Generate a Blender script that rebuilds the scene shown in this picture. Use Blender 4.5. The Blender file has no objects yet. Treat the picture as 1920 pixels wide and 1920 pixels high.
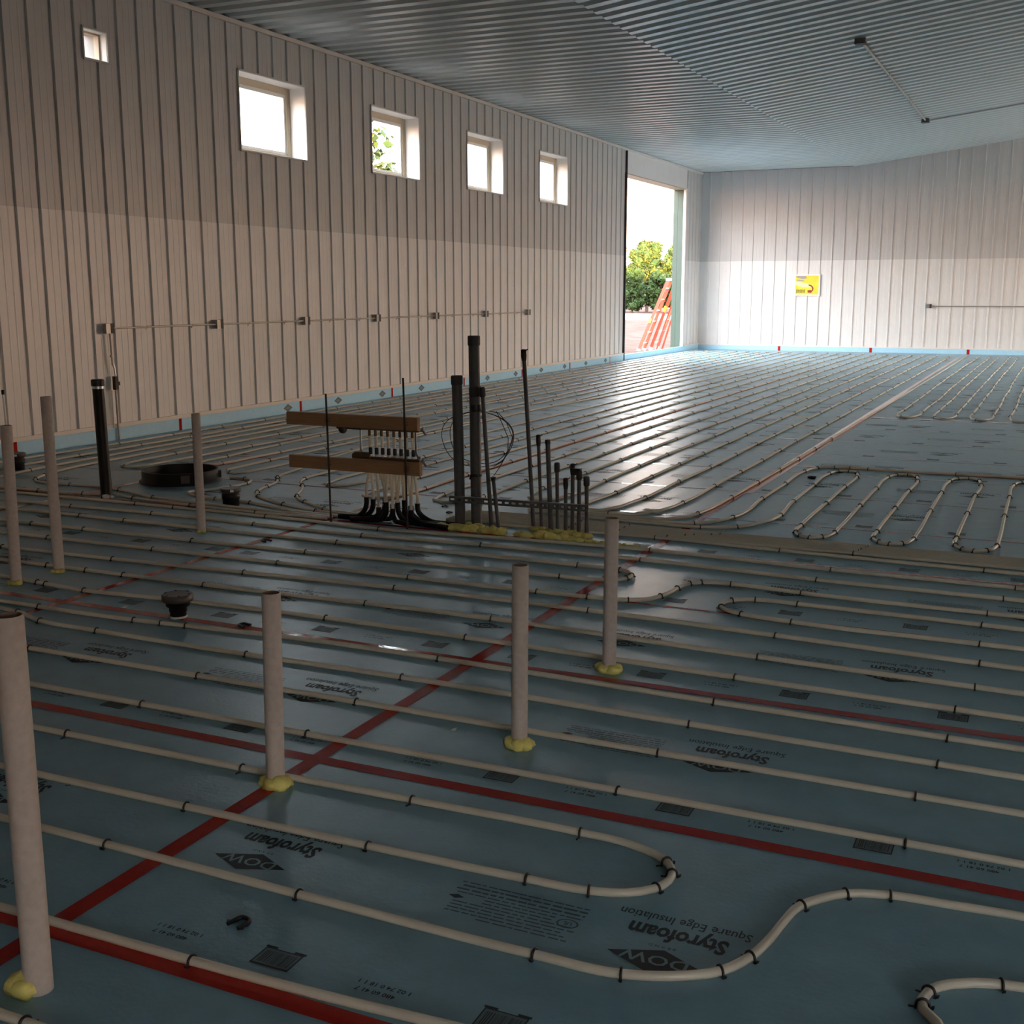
import bpy, bmesh, math, random
from mathutils import Vector, Matrix, noise
random.seed(7)
S = bpy.context.scene
C = S.collection
PI = math.pi

# ------------------------------------------------------------------ camera
cam_d = bpy.data.cameras.new('camera')
cam_d.sensor_width = 36.0
cam_d.lens = 2204.69 / 1920 * 36.0
cam_d.clip_start = 0.05
cam_d.clip_end = 400
cam = bpy.data.objects.new('camera', cam_d)
C.objects.link(cam)
r_ = Vector((0.9077747, 0.4194573, -0.0007915))
u_ = Vector((-0.0765342, 0.1674872, 0.9828991))
b_ = Vector((0.4124167, -0.8921904, 0.1841435))
cam.matrix_world = Matrix(((r_.x, u_.x, b_.x, 0), (r_.y, u_.y, b_.y, 0), (r_.z, u_.z, b_.z, 1.6), (0, 0, 0, 1)))
S.camera = cam

# ------------------------------------------------------------------ render look
S.view_settings.view_transform = 'Standard'
S.view_settings.look = 'None'
S.view_settings.exposure = 0.12
S.view_settings.gamma = 1.0
S.view_settings.use_curve_mapping = False
S.render.engine = 'CYCLES'
S.cycles.use_denoising = True
S.cycles.max_bounces = 10
S.cycles.diffuse_bounces = 6
S.cycles.glossy_bounces = 4
S.cycles.sample_clamp_indirect = 6.0
S.cycles.caustics_reflective = False
S.cycles.caustics_refractive = False

# ------------------------------------------------------------------ sky
W = bpy.data.worlds.new('evening_sky')
S.world = W
W.use_nodes = True
nt = W.node_tree
nt.nodes.clear()
out = nt.nodes.new('ShaderNodeOutputWorld')
bg = nt.nodes.new('ShaderNodeBackground')
tc = nt.nodes.new('ShaderNodeTexCoord')
sx = nt.nodes.new('ShaderNodeSeparateXYZ')
rp = nt.nodes.new('ShaderNodeValToRGB')
rp.color_ramp.elements[0].position = 0.0
rp.color_ramp.elements[0].color = (0.74, 0.42, 0.26, 1)
rp.color_ramp.elements[1].position = 0.75
rp.color_ramp.elements[1].color = (0.74, 0.85, 1.0, 1)
for pos_, col_ in ((0.09, (0.74, 0.52, 0.38, 1)), (0.20, (0.97, 0.98, 1.0, 1))):
    e_ = rp.color_ramp.elements.new(pos_)
    e_.color = col_
nt.links.new(tc.outputs['Generated'], sx.inputs[0])
nt.links.new(sx.outputs['Z'], rp.inputs[0])
nt.links.new(rp.outputs[0], bg.inputs['Color'])
bg.inputs['Strength'].default_value = 16.5
nt.links.new(bg.outputs[0], out.inputs[0])

# low evening sun from behind the camera, over the roof
sun_d = bpy.data.lights.new('sun', 'SUN')
sun_d.energy = 60.0
sun_d.angle = math.radians(1.0)
sun_d.color = (1.0, 0.72, 0.32)
sun = bpy.data.objects.new('sun', sun_d)
C.objects.link(sun)
sun.rotation_euler = Vector((-0.37, 0.93, -0.05)).to_track_quat('-Z', 'Y').to_euler()
sun.location = (20, -40, 20)

# ------------------------------------------------------------------ materials
def principled(name, col, rough=0.5, metal=0.0, spec=0.5, noise_amt=0.0, nscale=20.0, bump=0.0, bscale=200.0, coat=0.0, trans=0.0):
    m = bpy.data.materials.new(name)
    m.use_nodes = True
    n = m.node_tree
    p = n.nodes['Principled BSDF']
    p.inputs['Base Color'].default_value = (*col, 1)
    p.inputs['Roughness'].default_value = rough
    p.inputs['Metallic'].default_value = metal
    p.inputs['Specular IOR Level'].default_value = spec
    if coat:
        p.inputs['Coat Weight'].default_value = coat
        p.inputs['Coat Roughness'].default_value = 0.08
    if noise_amt or bump:
        tx = n.nodes.new('ShaderNodeTexCoord')
    if noise_amt:
        nz = n.nodes.new('ShaderNodeTexNoise')
        nz.inputs['Scale'].default_value = nscale
        nz.inputs['Detail'].default_value = 5
        n.links.new(tx.outputs['Object'], nz.inputs['Vector'])
        mr = n.nodes.new('ShaderNodeMapRange')
        mr.inputs[1].default_value = 0.25
        mr.inputs[2].default_value = 0.75
        mr.inputs[3].default_value = 1 - noise_amt
        mr.inputs[4].default_value = 1 + noise_amt
        n.links.new(nz.outputs['Fac'], mr.inputs[0])
        mx = n.nodes.new('ShaderNodeVectorMath')
        mx.operation = 'SCALE'
        mx.inputs[0].default_value = col
        n.links.new(mr.outputs[0], mx.inputs['Scale'])
        n.links.new(mx.outputs[0], p.inputs['Base Color'])
    if bump:
        nb = n.nodes.new('ShaderNodeTexNoise')
        nb.inputs['Scale'].default_value = bscale
        nb.inputs['Detail'].default_value = 3
        n.links.new(tx.outputs['Object'], nb.inputs['Vector'])
        bp = n.nodes.new('ShaderNodeBump')
        bp.inputs['Strength'].default_value = bump
        bp.inputs['Distance'].default_value = 0.01
        n.links.new(nb.outputs['Fac'], bp.inputs['Height'])
        n.links.new(bp.outputs[0], p.inputs['Normal'])
    return m

M = {}
M['foam'] = principled('blue_foam', (0.23, 0.41, 0.50), 0.36, spec=0.6, noise_amt=0.10, nscale=9, bump=0.12, bscale=60)
M['foam_edge'] = principled('blue_foam_edge', (0.40, 0.68, 0.84), 0.55, noise_amt=0.05)
M['ink'] = principled('black_print', (0.012, 0.019, 0.024), 0.6, noise_amt=0.25, nscale=60)
M['ink_faint'] = principled('grey_print', (0.055, 0.085, 0.10), 0.45)
M['ink_bar'] = principled('bar_print', (0.13, 0.19, 0.215), 0.5)
M['ink_blue'] = principled('knockout_print', (0.20, 0.35, 0.41), 0.45)
M['tape'] = principled('red_tape', (0.43, 0.020, 0.014), 0.07, spec=0.22, noise_amt=0.12, nscale=30, bump=0.05, bscale=35)
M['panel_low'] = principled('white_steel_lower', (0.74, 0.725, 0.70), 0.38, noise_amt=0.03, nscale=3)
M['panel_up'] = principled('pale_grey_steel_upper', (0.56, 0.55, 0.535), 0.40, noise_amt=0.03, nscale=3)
M['ceil'] = principled('galvanised_white_steel', (0.52, 0.56, 0.55), 0.32, metal=0.05, spec=0.5, noise_amt=0.04, nscale=4)
M['trim'] = principled('cream_trim', (0.72, 0.66, 0.60), 0.4)
M['shell'] = principled('wall_core', (0.25, 0.24, 0.23), 0.7)
M['white'] = principled('white_liner', (0.82, 0.80, 0.76), 0.4)
M['frame'] = principled('tan_vinyl', (0.48, 0.38, 0.27), 0.5)
M['green'] = principled('green_steel', (0.035, 0.072, 0.056), 0.4, noise_amt=0.1, nscale=5)
M['dark'] = principled('dark_rubber', (0.012, 0.012, 0.012), 0.5)
M['pex'] = principled('natural_tube', (0.80, 0.75, 0.63), 0.25, spec=0.5, noise_amt=0.05, nscale=14)
def translucent(m, amt):
    n = m.node_tree; p = n.nodes['Principled BSDF']; o = [x for x in n.nodes if x.type == 'OUTPUT_MATERIAL'][0]
    t = n.nodes.new('ShaderNodeBsdfTranslucent'); mx = n.nodes.new('ShaderNodeMixShader'); mx.inputs[0].default_value = amt
    t.inputs['Color'].default_value = p.inputs['Base Color'].default_value
    n.links.new(p.outputs[0], mx.inputs[1]); n.links.new(t.outputs[0], mx.inputs[2]); n.links.new(mx.outputs[0], o.inputs[0])
translucent(M['pex'], 0.30)
M['pex_backlit'] = principled('backlit_riser_tube', (0.90, 0.86, 0.76), 0.3)  # tube colour lightened to imitate window light from behind the risers
translucent(M['pex_backlit'], 0.5)
M['tie'] = principled('black_staple', (0.008, 0.008, 0.009), 0.4)
M['sleeve'] = principled('beige_sleeve', (0.55, 0.485, 0.43), 0.75, noise_amt=0.10, nscale=55)
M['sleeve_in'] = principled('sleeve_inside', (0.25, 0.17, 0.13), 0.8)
M['sprayfoam'] = principled('yellow_spray_foam', (0.74, 0.66, 0.20), 0.6, noise_amt=0.2, nscale=25, bump=0.4, bscale=40)
M['abs'] = principled('black_plastic', (0.007, 0.006, 0.006), 0.5, spec=0.3)
M['cap'] = principled('brown_black_cap', (0.060, 0.048, 0.042), 0.45)
M['steel'] = principled('steel_band', (0.6, 0.6, 0.6), 0.3, metal=1.0)
M['pvc'] = principled('grey_conduit', (0.085, 0.085, 0.082), 0.55, noise_amt=0.18, nscale=25)
M['pvc_dk'] = principled('dark_conduit_fitting', (0.045, 0.042, 0.040), 0.55)
M['tapeblk'] = principled('black_wrap', (0.012, 0.012, 0.013), 0.4)
M['strut'] = principled('galvanised_strut', (0.16, 0.17, 0.165), 0.45, metal=0.5, noise_amt=0.2, nscale=20)
M['rebar'] = principled('rusty_rod', (0.045, 0.030, 0.024), 0.7, noise_amt=0.3, nscale=60)
M['brass'] = principled('dull_brass', (0.16, 0.11, 0.06), 0.4, metal=0.6)
M['knob'] = principled('black_actuator', (0.012, 0.012, 0.012), 0.4)
M['bracket'] = principled('zinc_bracket', (0.45, 0.47, 0.47), 0.35, metal=0.8)
M['emt'] = principled('zinc_conduit', (0.55, 0.48, 0.40), 0.35, metal=0.3)
M['box'] = principled('steel_box', (0.30, 0.28, 0.26), 0.4, metal=0.4, noise_amt=0.2, nscale=40)
M['grey'] = principled('grey_conduit_paint', (0.36, 0.37, 0.36), 0.5)
M['boxin'] = principled('box_inside', (0.03, 0.025, 0.022), 0.6)
M['wire'] = principled('red_brown_wire', (0.07, 0.025, 0.022), 0.5)
M['orange'] = principled('orange_fibreglass', (0.36, 0.050, 0.020), 0.4)
M['dirt'] = principled('sandy_dirt', (0.085, 0.056, 0.046), 0.9, spec=0.0, noise_amt=0.3, nscale=1.5)
M['clay'] = principled('orange_clay', (0.30, 0.19, 0.13), 0.9, noise_amt=0.3, nscale=1.5)
M['road'] = principled('pale_gravel', (0.22, 0.20, 0.19), 0.9, spec=0.0, noise_amt=0.15, nscale=3)
M['bark'] = principled('bark', (0.10, 0.07, 0.05), 0.9, noise_amt=0.3, nscale=8)
M['paper'] = principled('white_paper', (0.85, 0.85, 0.82), 0.6)
M['yellow'] = principled('yellow_print', (0.85, 0.68, 0.06), 0.35, noise_amt=0.1, nscale=6)
M['yellow_pale'] = principled('pale_yellow_print', (0.92, 0.84, 0.42), 0.35)
M['red_print'] = principled('dark_red_print', (0.32, 0.04, 0.03), 0.4)
M['olive_print'] = principled('olive_print', (0.16, 0.15, 0.04), 0.4)
M['grey_print2'] = principled('grey_picture_print', (0.35, 0.33, 0.33), 0.4)
M['lab_y'] = principled('yellow_label', (0.9, 0.6, 0.05), 0.4)
# planed lumber with long grain
def wood():
    m = principled('planed_lumber', (0.36, 0.20, 0.10), 0.65)
    n = m.node_tree
    p = n.nodes['Principled BSDF']
    tx = n.nodes.new('ShaderNodeTexCoord'); mp = n.nodes.new('ShaderNodeMapping')
    mp.inputs['Scale'].default_value = (3, 40, 40)
    nz = n.nodes.new('ShaderNodeTexNoise'); nz.inputs['Scale'].default_value = 3; nz.inputs['Detail'].default_value = 6
    cr = n.nodes.new('ShaderNodeValToRGB')
    cr.color_ramp.elements[0].color = (0.27, 0.14, 0.065, 1); cr.color_ramp.elements[1].color = (0.45, 0.26, 0.13, 1)
    n.links.new(tx.outputs['Object'], mp.inputs[0]); n.links.new(mp.outputs[0], nz.inputs['Vector'])
    n.links.new(nz.outputs['Fac'], cr.inputs[0]); n.links.new(cr.outputs[0], p.inputs['Base Color'])
    return m
M['wood'] = wood()
def leafmat(name, col):
    m = principled(name, col, 0.7, spec=0.12, noise_amt=0.35, nscale=1.2)
    return m
M['leaf'] = leafmat('leaf_green', (0.022, 0.040, 0.011))
M['leaf2'] = leafmat('leaf_olive', (0.032, 0.042, 0.012))
M['leaf3'] = leafmat('leaf_yellow', (0.07, 0.07, 0.016))
def glassmat():
    m = bpy.data.materials.new('window_glass'); m.use_nodes = True
    n = m.node_tree; n.nodes.clear()
    o = n.nodes.new('ShaderNodeOutputMaterial'); t = n.nodes.new('ShaderNodeBsdfTransparent'); g = n.nodes.new('ShaderNodeBsdfGlossy')
    g.inputs['Roughness'].default_value = 0.02
    mx = n.nodes.new('ShaderNodeMixShader'); t.inputs['Color'].default_value = (0.95, 0.97, 0.97, 1)
    mx.inputs[0].default_value = 0.05
    n.links.new(t.outputs[0], mx.inputs[1]); n.links.new(g.outputs[0], mx.inputs[2])
    n.links.new(mx.outputs[0], o.inputs[0])
    return m
M['glass'] = glassmat()

# ------------------------------------------------------------------ helpers
class MB:
    """collects simple shapes and links them as one mesh object"""
    def __init__(s):
        s.v = []; s.f = []; s.mi = []; s.sm = []
    def add(s, vs, fs, mi=0, smooth=False):
        o = len(s.v)
        s.v += [tuple(v) for v in vs]
        s.f += [tuple(i + o for i in f) for f in fs]
        s.mi += [mi] * len(fs); s.sm += [smooth] * len(fs)
        return s
    def box(s, lo, hi, mi=0, bev=0.0):
        x0, y0, z0 = lo; x1, y1, z1 = hi
        if bev <= 0:
            vs = [(x0,y0,z0),(x1,y0,z0),(x1,y1,z0),(x0,y1,z0),(x0,y0,z1),(x1,y0,z1),(x1,y1,z1),(x0,y1,z1)]
            fs = [(0,3,2,1),(4,5,6,7),(0,1,5,4),(1,2,6,5),(2,3,7,6),(3,0,4,7)]
            return s.add(vs, fs, mi)
        b = bev
        vs = []
        for z, d in ((z0, 0), (z1 - b, 0), (z1, b)):
            vs += [(x0+d,y0+d,z),(x1-d,y0+d,z),(x1-d,y1-d,z),(x0+d,y1-d,z)]
        fs = [(3,2,1,0),(8,9,10,11)]
        for k in (0, 4):
            for i in range(4):
                j = (i + 1) % 4
                fs.append((k+i, k+j, k+4+j, k+4+i))
        return s.add(vs, fs, mi)
    def obox(s, c, ax, ay, az, mi=0):
        c, ax, ay, az = Vector(c), Vector(ax), Vector(ay), Vector(az)
        vs = [c + ax*i + ay*j + az*k for k in (-1,1) for (i,j) in ((-1,-1),(1,-1),(1,1),(-1,1))]
        fs = [(0,3,2,1),(4,5,6,7),(0,1,5,4),(1,2,6,5),(2,3,7,6),(3,0,4,7)]
        return s.add(vs, fs, mi)
    def bar(s, a, b, w, t, up=(0,0,1), mi=0):
        a, b = Vector(a), Vector(b)
        d = (b - a); L = d.length; d.normalize()
        side = d.cross(Vector(up))
        if side.length < 1e-4: side = d.cross(Vector((1,0,0)))
        side.normalize(); n = side.cross(d)
        return s.obox((a+b)/2, d*L/2, side*w/2, n*t/2, mi)
    def tube(s, pts, r, n=8, cap=True, mi=0, closed=False):
        P = [Vector(p) for p in pts]
        m = len(P)
        R = r if isinstance(r, (list, tuple)) else [r]*m
        vs = []; prev = None
        for i in range(m):
            a = P[i-1] if (i > 0 or closed) else P[i]
            b = P[(i+1) % m] if (i < m-1 or closed) else P[i]
            t = (b - a).normalized()
            if prev is None:
                u = t.cross(Vector((0,0,1)))
                if u.length < 1e-3: u = t.cross(Vector((1,0,0)))
            else:
                u = prev - t*prev.dot(t)
            u.normalize(); prev = u
            w = t.cross(u)
            for k in range(n):
                an = 2*PI*k/n
                vs.append(P[i] + (u*math.cos(an) + w*math.sin(an))*R[i])
        fs = []
        for i in range(m if closed else m-1):
            a = i*n; b = ((i+1) % m)*n
            for k in range(n):
                k2 = (k+1) % n
                fs.append((a+k, b+k, b+k2, a+k2))
        o = len(s.f)
        s.add(vs, fs, mi, True)
        if cap and not closed:
            s.add([vs[k] for k in range(n)], [tuple(range(n))], mi)
            s.add([vs[(m-1)*n+k] for k in range(n)], [tuple(reversed(range(n)))], mi)
        return s
    def lathe(s, prof, c=(0,0,0), n=24, mi=0, smooth=True):
        vs = []
        for (r, z) in prof:
            for k in range(n):
                an = 2*PI*k/n
                vs.append((c[0]+r*math.cos(an), c[1]+r*math.sin(an), c[2]+z))
        fs = []
        for i in range(len(prof)-1):
            for k in range(n):
                k2 = (k+1) % n
                fs.append((i*n+k, i*n+k2, (i+1)*n+k2, (i+1)*n+k))
        return s.add(vs, fs, mi, smooth)
    def disc(s, r, c, n=24, mi=0, up=True):
        vs = [(c[0]+r*math.cos(2*PI*k/n), c[1]+r*math.sin(2*PI*k/n), c[2]) for k in range(n)]
        return s.add(vs, [tuple(range(n)) if up else tuple(reversed(range(n)))], mi)
    def quad(s, x0, y0, x1, y1, z, mi=0):
        return s.add([(x0,y0,z),(x1,y0,z),(x1,y1,z),(x0,y1,z)], [(0,1,2,3)], mi)
    def blob(s, c, r, seed=0, amp=0.25, mi=0, n=12, m=8):
        vs = []; fs = []
        for i in range(m+1):
            th = PI*i/m
            for k in range(n):
                an = 2*PI*k/n
                d = Vector((math.sin(th)*math.cos(an), math.sin(th)*math.sin(an), math.cos(th)))
                q = 1 + amp*noise.noise(d*1.7 + Vector((seed*3.1, seed*1.7, seed)))*1.6
                vs.append((c[0]+d.x*r[0]*q, c[1]+d.y*r[1]*q, c[2]+d.z*r[2]*q))
        for i in range(m):
            for k in range(n):
                k2 = (k+1) % n
                fs.append((i*n+k, (i+1)*n+k, (i+1)*n+k2, i*n+k2))
        return s.add(vs, fs, mi, True)
    def mesh(s, name, mats):
        me = bpy.data.meshes.new(name)
        me.from_pydata(s.v, [], s.f)
        me.polygons.foreach_set('material_index', s.mi)
        me.polygons.foreach_set('use_smooth', s.sm)
        for m in (mats if isinstance(mats, (list, tuple)) else [mats]):
            me.materials.append(M[m] if isinstance(m, str) else m)
        me.update()
        return me
    def build(s, name, mats, parent=None, loc=None):
        o = bpy.data.objects.new(name, s.mesh(name, mats))
        C.objects.link(o)
        if parent is not None: o.parent = parent
        if loc is not None: o.location = loc
        return o

def link(name, me, parent=None, loc=(0,0,0), rz=0.0):
    o = bpy.data.objects.new(name, me)
    C.objects.link(o)
    if parent is not None: o.parent = parent
    o.location = loc
    o.rotation_euler = (0, 0, rz)
    return o
def thing(name, label, cat, loc=(0,0,0), group=None, rz=0.0):
    o = bpy.data.objects.new(name, None)
    o.empty_display_size = 0.1
    C.objects.link(o)
    o.location = loc; o.rotation_euler = (0, 0, rz)
    o['label'] = label; o['category'] = cat
    if group: o['group'] = group
    return o
def struct(o, label=None):
    o['kind'] = 'structure'
    if label: o['label'] = label
    return o
def tag(o, label, cat, group=None):
    o['label'] = label; o['category'] = cat
    if group: o['group'] = group
    return o

XW, YB, ZE = -9.36, 32.80, 4.83       # left wall, back wall, eave height
XR, YF = 9.0, -4.0                    # right wall, wall behind the camera
XBEND, XPEAK, SLOPE = -5.2, -0.2, 0.123
ZLOW = 2.42                           # top of the lower wall sheets
RIB = 0.3065

def ceil_z(x):
    if x <= XBEND: return ZE
    if x <= XPEAK: return ZE + SLOPE*(x - XBEND)
    xr = 2*XPEAK - XBEND
    return ZE + SLOPE*(xr - x) if x < xr else ZE

# ------------------------------------------------------------------ ribbed sheets
# rib profile: (distance along, height)
RP = [(-0.021, 0.0), (-0.012, 0.022), (0.012, 0.022), (0.021, 0.0)]
MINOR = [(0.095, 0.0), (0.103, 0.002), (0.111, 0.002), (0.119, 0.0), (0.187, 0.0), (0.195, 0.002), (0.203, 0.002), (0.211, 0.0)]
def profile(a, b, phase):
    """break points (t, h) of the sheet profile between a and b"""
    pts = []
    k0 = math.floor((a - phase)/RIB) - 1
    k1 = math.ceil((b - phase)/RIB) + 1
    full = []
    for k in range(k0, k1+1):
        c = phase + k*RIB
        full += [(c+d, h) for d, h in RP] + [(c+d, h) for d, h in MINOR]
    full.sort()
    def at(t):
        for (t0, h0), (t1, h1) in zip(full, full[1:]):
            if t0 <= t <= t1: return h0 + (h1-h0)*(t-t0)/max(t1-t0, 1e-9)
        return 0.0
    pts = [(a, at(a))] + [p for p in full if a + 1e-4 < p[0] < b - 1e-4] + [(b, at(b))]
    return pts, at
def sheet(a, b, z0, ztop, phase, place, holes=()):
    """ribbed sheet from t=a..b, z0..ztop(t); place(t, h, z) -> xyz; holes (t0,t1,z0,z1)"""
    pts, at = profile(a, b, phase)
    ts = {round(t, 5): h for t, h in pts}
    for (h0, h1, _, _) in holes:
        for t in (h0, h1):
            if a < t < b: ts[round(t, 5)] = at(t)
    seq = sorted(ts.items())
    mb = MB()
    for (t0, d0), (t1, d1) in zip(seq, seq[1:]):
        tm = (t0+t1)/2
        spans = [(z0, None)]
        for (h0, h1, hz0, hz1) in holes:
            if h0 <= tm <= h1:
                spans = [(z0, hz0), (hz1, None)]
        for (sa, sb) in spans:
            if sb is not None and sb <= sa: continue
            za = ztop(t0) if sb is None else min(sb, ztop(t0))
            zb = ztop(t1) if sb is None else min(sb, ztop(t1))
            if za <= sa + 1e-4 and zb <= sa + 1e-4: continue
            mb.add([place(t0, d0, sa), place(t1, d1, sa), place(t1, d1, zb), place(t0, d0, za)], [(0,1,2,3)])
    return mb

# openings of the left wall: (y0, y1, z0, z1)
WIN = [(12.27 + 3.075*k, 13.69 + 3.075*k, 3.32, 4.265) for k in range(4)]
SMALL = (9.73, 10.075, 3.97, 4.275)
DOOR = (26.50, 31.33, 0.0, 4.285)
HOLES = [SMALL] + WIN
XOUT = -9.66

# wall core with the openings cut through
def core(mb, ycuts, zcuts, holes, x0, x1):
    for ya, yb in zip(ycuts, ycuts[1:]):
        for za, zb in zip(zcuts, zcuts[1:]):
            ym, zm = (ya+yb)/2, (za+zb)/2
            if any(h[0] < ym < h[1] and h[2] < zm < h[3] for h in holes): continue
            mb.box((x0, ya, za), (x1, yb, zb))
hl = HOLES + [DOOR]
yc = sorted({YF, YB} | {h[0] for h in hl} | {h[1] for h in hl})
zc = sorted({-0.1, 5.0} | {h[2] for h in hl} | {h[3] for h in hl})
mb = MB(); core(mb, yc, zc, hl, XOUT, XW - 0.004)
wall_left = struct(mb.build('wall_left', 'shell'), 'left wall of ribbed steel sheets, brighter sheets up to head height')
PH_L = 8.4265 - 0.02
pl = lambda t, h, z: (XW + h, t, z)
def left_sheets(y0, y1):
    n = max(1, round((y1-y0)/(3*RIB)))
    edges = [y0] + [y0 + (y1-y0)*i/n for i in range(1, n)] + [y1]
    if y0 < 0:   # whole sheets share their mesh
        first = PH_L + RIB/2
        while first > YF + 0.05: first -= 3*RIB
        edges = [YF] + [first + 3*RIB*k for k in range(1, 100) if first + 3*RIB*k < y1 - 0.05] + [y1]
        if edges[1] - edges[0] < 0.1: edges.pop(1)
    base = {}
    for a, b in zip(edges, edges[1:]):
        whole = abs((b-a) - 3*RIB) < 1e-3
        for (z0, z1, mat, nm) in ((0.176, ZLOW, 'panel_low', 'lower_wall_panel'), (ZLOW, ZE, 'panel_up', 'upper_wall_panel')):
            hs = [h for h in HOLES if h[1] > a and h[0] < b] if z1 == ZE else []
            off = 0.0 if z1 == ZE else 0.003
            key = (nm,)
            if whole and not hs:
                if key not in base:
                    m_ = sheet(a, b, z0, lambda t: z1, PH_L, lambda t, h, z: (h + off, t - a, z)).mesh(nm, mat)
                    base[key] = m_
                link(nm, base[key], wall_left, (XW, a, 0))
            else:
                sheet(a, b, z0, lambda t: z1, PH_L, lambda t, h, z: (XW + h + off, t, z), hs).build(nm, mat, wall_left)
left_sheets(YF, 26.44)
left_sheets(31.40, YB)
# smooth header sheet over the doorway
MB().box((XW-0.003, 26.44, 4.285), (XW+0.006, 31.40, ZE)).build('header_panel', 'panel_low', wall_left)

# ------------------------------------------------------------------ back wall
wall_back = struct(MB().box((XOUT, YB+0.004, -0.1), (XR+0.3, YB+0.3, 5.6)).build('wall_back', 'shell'), 'back wall of ribbed white steel sheets under the sloping ceiling')
PH_B = -8.7975
first = PH_B + RIB/2
xs = [XW] + [first + 3*RIB*k for k in range(0, 60) if XW + 0.2 < first + 3*RIB*k < XR - 0.2] + [XR]
base_low = None
for a, b in zip(xs, xs[1:]):
    whole = abs((b-a) - 3*RIB) < 1e-3
    if whole:
        if base_low is None:
            base_low = sheet(a, b, 0.15, lambda t: ZLOW, PH_B, lambda t, h, z: (t-a, -h-0.003, z)).mesh('lower_wall_panel', 'panel_low')
        link('lower_wall_panel', base_low, wall_back, (a, YB, 0))
    else:
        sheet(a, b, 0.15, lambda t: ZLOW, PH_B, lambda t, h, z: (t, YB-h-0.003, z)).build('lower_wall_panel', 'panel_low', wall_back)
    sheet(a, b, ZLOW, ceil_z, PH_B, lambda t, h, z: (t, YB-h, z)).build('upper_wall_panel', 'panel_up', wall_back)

# ------------------------------------------------------------------ walls outside the frame
RD = [(21.0, 30.8, 0.0, 3.6)]
mb = MB()
core(mb, sorted({YF, YB} | {h[0] for h in RD} | {h[1] for h in RD}), [-0.1, 0.0, 3.6, 5.0], RD, XR, XR+0.3)
struct(mb.build('wall_right', 'panel_low'), 'right wall with a wide open doorway')
mb = MB()
for lo, hi in (((XOUT, -0.1), (3.8, 5.6)), ((7.2, -0.1), (XR+0.3, 5.6)), ((3.8, 2.6), (7.2, 5.6))):  # unseen doorway added here to let daylight onto the foreground
    mb.box((lo[0], YF-0.3, lo[1]), (hi[0], YF, hi[1]))
struct(mb.build('wall_front', 'panel_up'), 'wall behind the viewer with a doorway added for daylight')

# ------------------------------------------------------------------ ceiling
mb = MB()
for xa, xb in ((XOUT, XBEND), (XBEND, XPEAK), (XPEAK, 4.8), (4.8, XR+0.3)):
    za, zb = ceil_z(xa)+0.09, ceil_z(xb)+0.09
    mb.add([(xa,YF-.3,za),(xb,YF-.3,zb),(xb,YB+.3,zb),(xa,YB+.3,za),(xa,YF-.3,za+.2),(xb,YF-.3,zb+.2),(xb,YB+.3,zb+.2),(xa,YB+.3,za+.2)],
           [(0,3,2,1),(4,5,6,7),(0,1,5,4),(1,2,6,5),(2,3,7,6),(3,0,4,7)])
ceiling = struct(mb.build('ceiling', 'shell'), 'ceiling of ribbed steel sheets, flat beside the left wall then sloping up')
CR = 0.305
# down-facing flats with recessed ribs
CP = [(0.0, 0.0), (0.125, 0.0), (0.168, 0.036), (0.262, 0.036), (0.305, 0.0)]
def ceil_sheet(x0, z0, x1, z1):
    mb = MB()
    prof = []
    for k in range(3):
        prof += [(k*CR + t, h) for t, h in CP[:-1]]
    prof.append((3*CR, 0.0))
    for (t0, h0), (t1, h1) in zip(prof, prof[1:]):
        mb.add([(x0,t0,z0+h0),(x0,t1,z0+h1),(x1,t1,z1+h1),(x1,t0,z1+h0)], [(0,1,2,3)])
    return mb.mesh('ceiling_panel', 'ceil')
flat_m = ceil_sheet(XW, ZE, XBEND+0.03, ZE)
slope_m = ceil_sheet(XBEND-0.05, ceil_z(XBEND)-0.016-0.05*SLOPE, XPEAK, ceil_z(XPEAK)-0.012)
right_m = ceil_sheet(XPEAK, ceil_z(XPEAK)-0.012, 4.8, ZE)
rflat_m = ceil_sheet(4.8, ZE, XR, ZE)
y = YF - 0.05
while y < YB - 0.05:
    for m_ in (flat_m, slope_m, right_m, rflat_m):
        link('ceiling_panel', m_, ceiling, (0, y, 0))
    y += 3*CR
# eave trim along the left wall
struct(MB().box((XW+0.002, YF, ZE-0.055), (XW+0.045, YB, ZE-0.004)).build('trim_1', 'trim'), 'narrow cream trim where left wall meets the ceiling')

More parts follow.
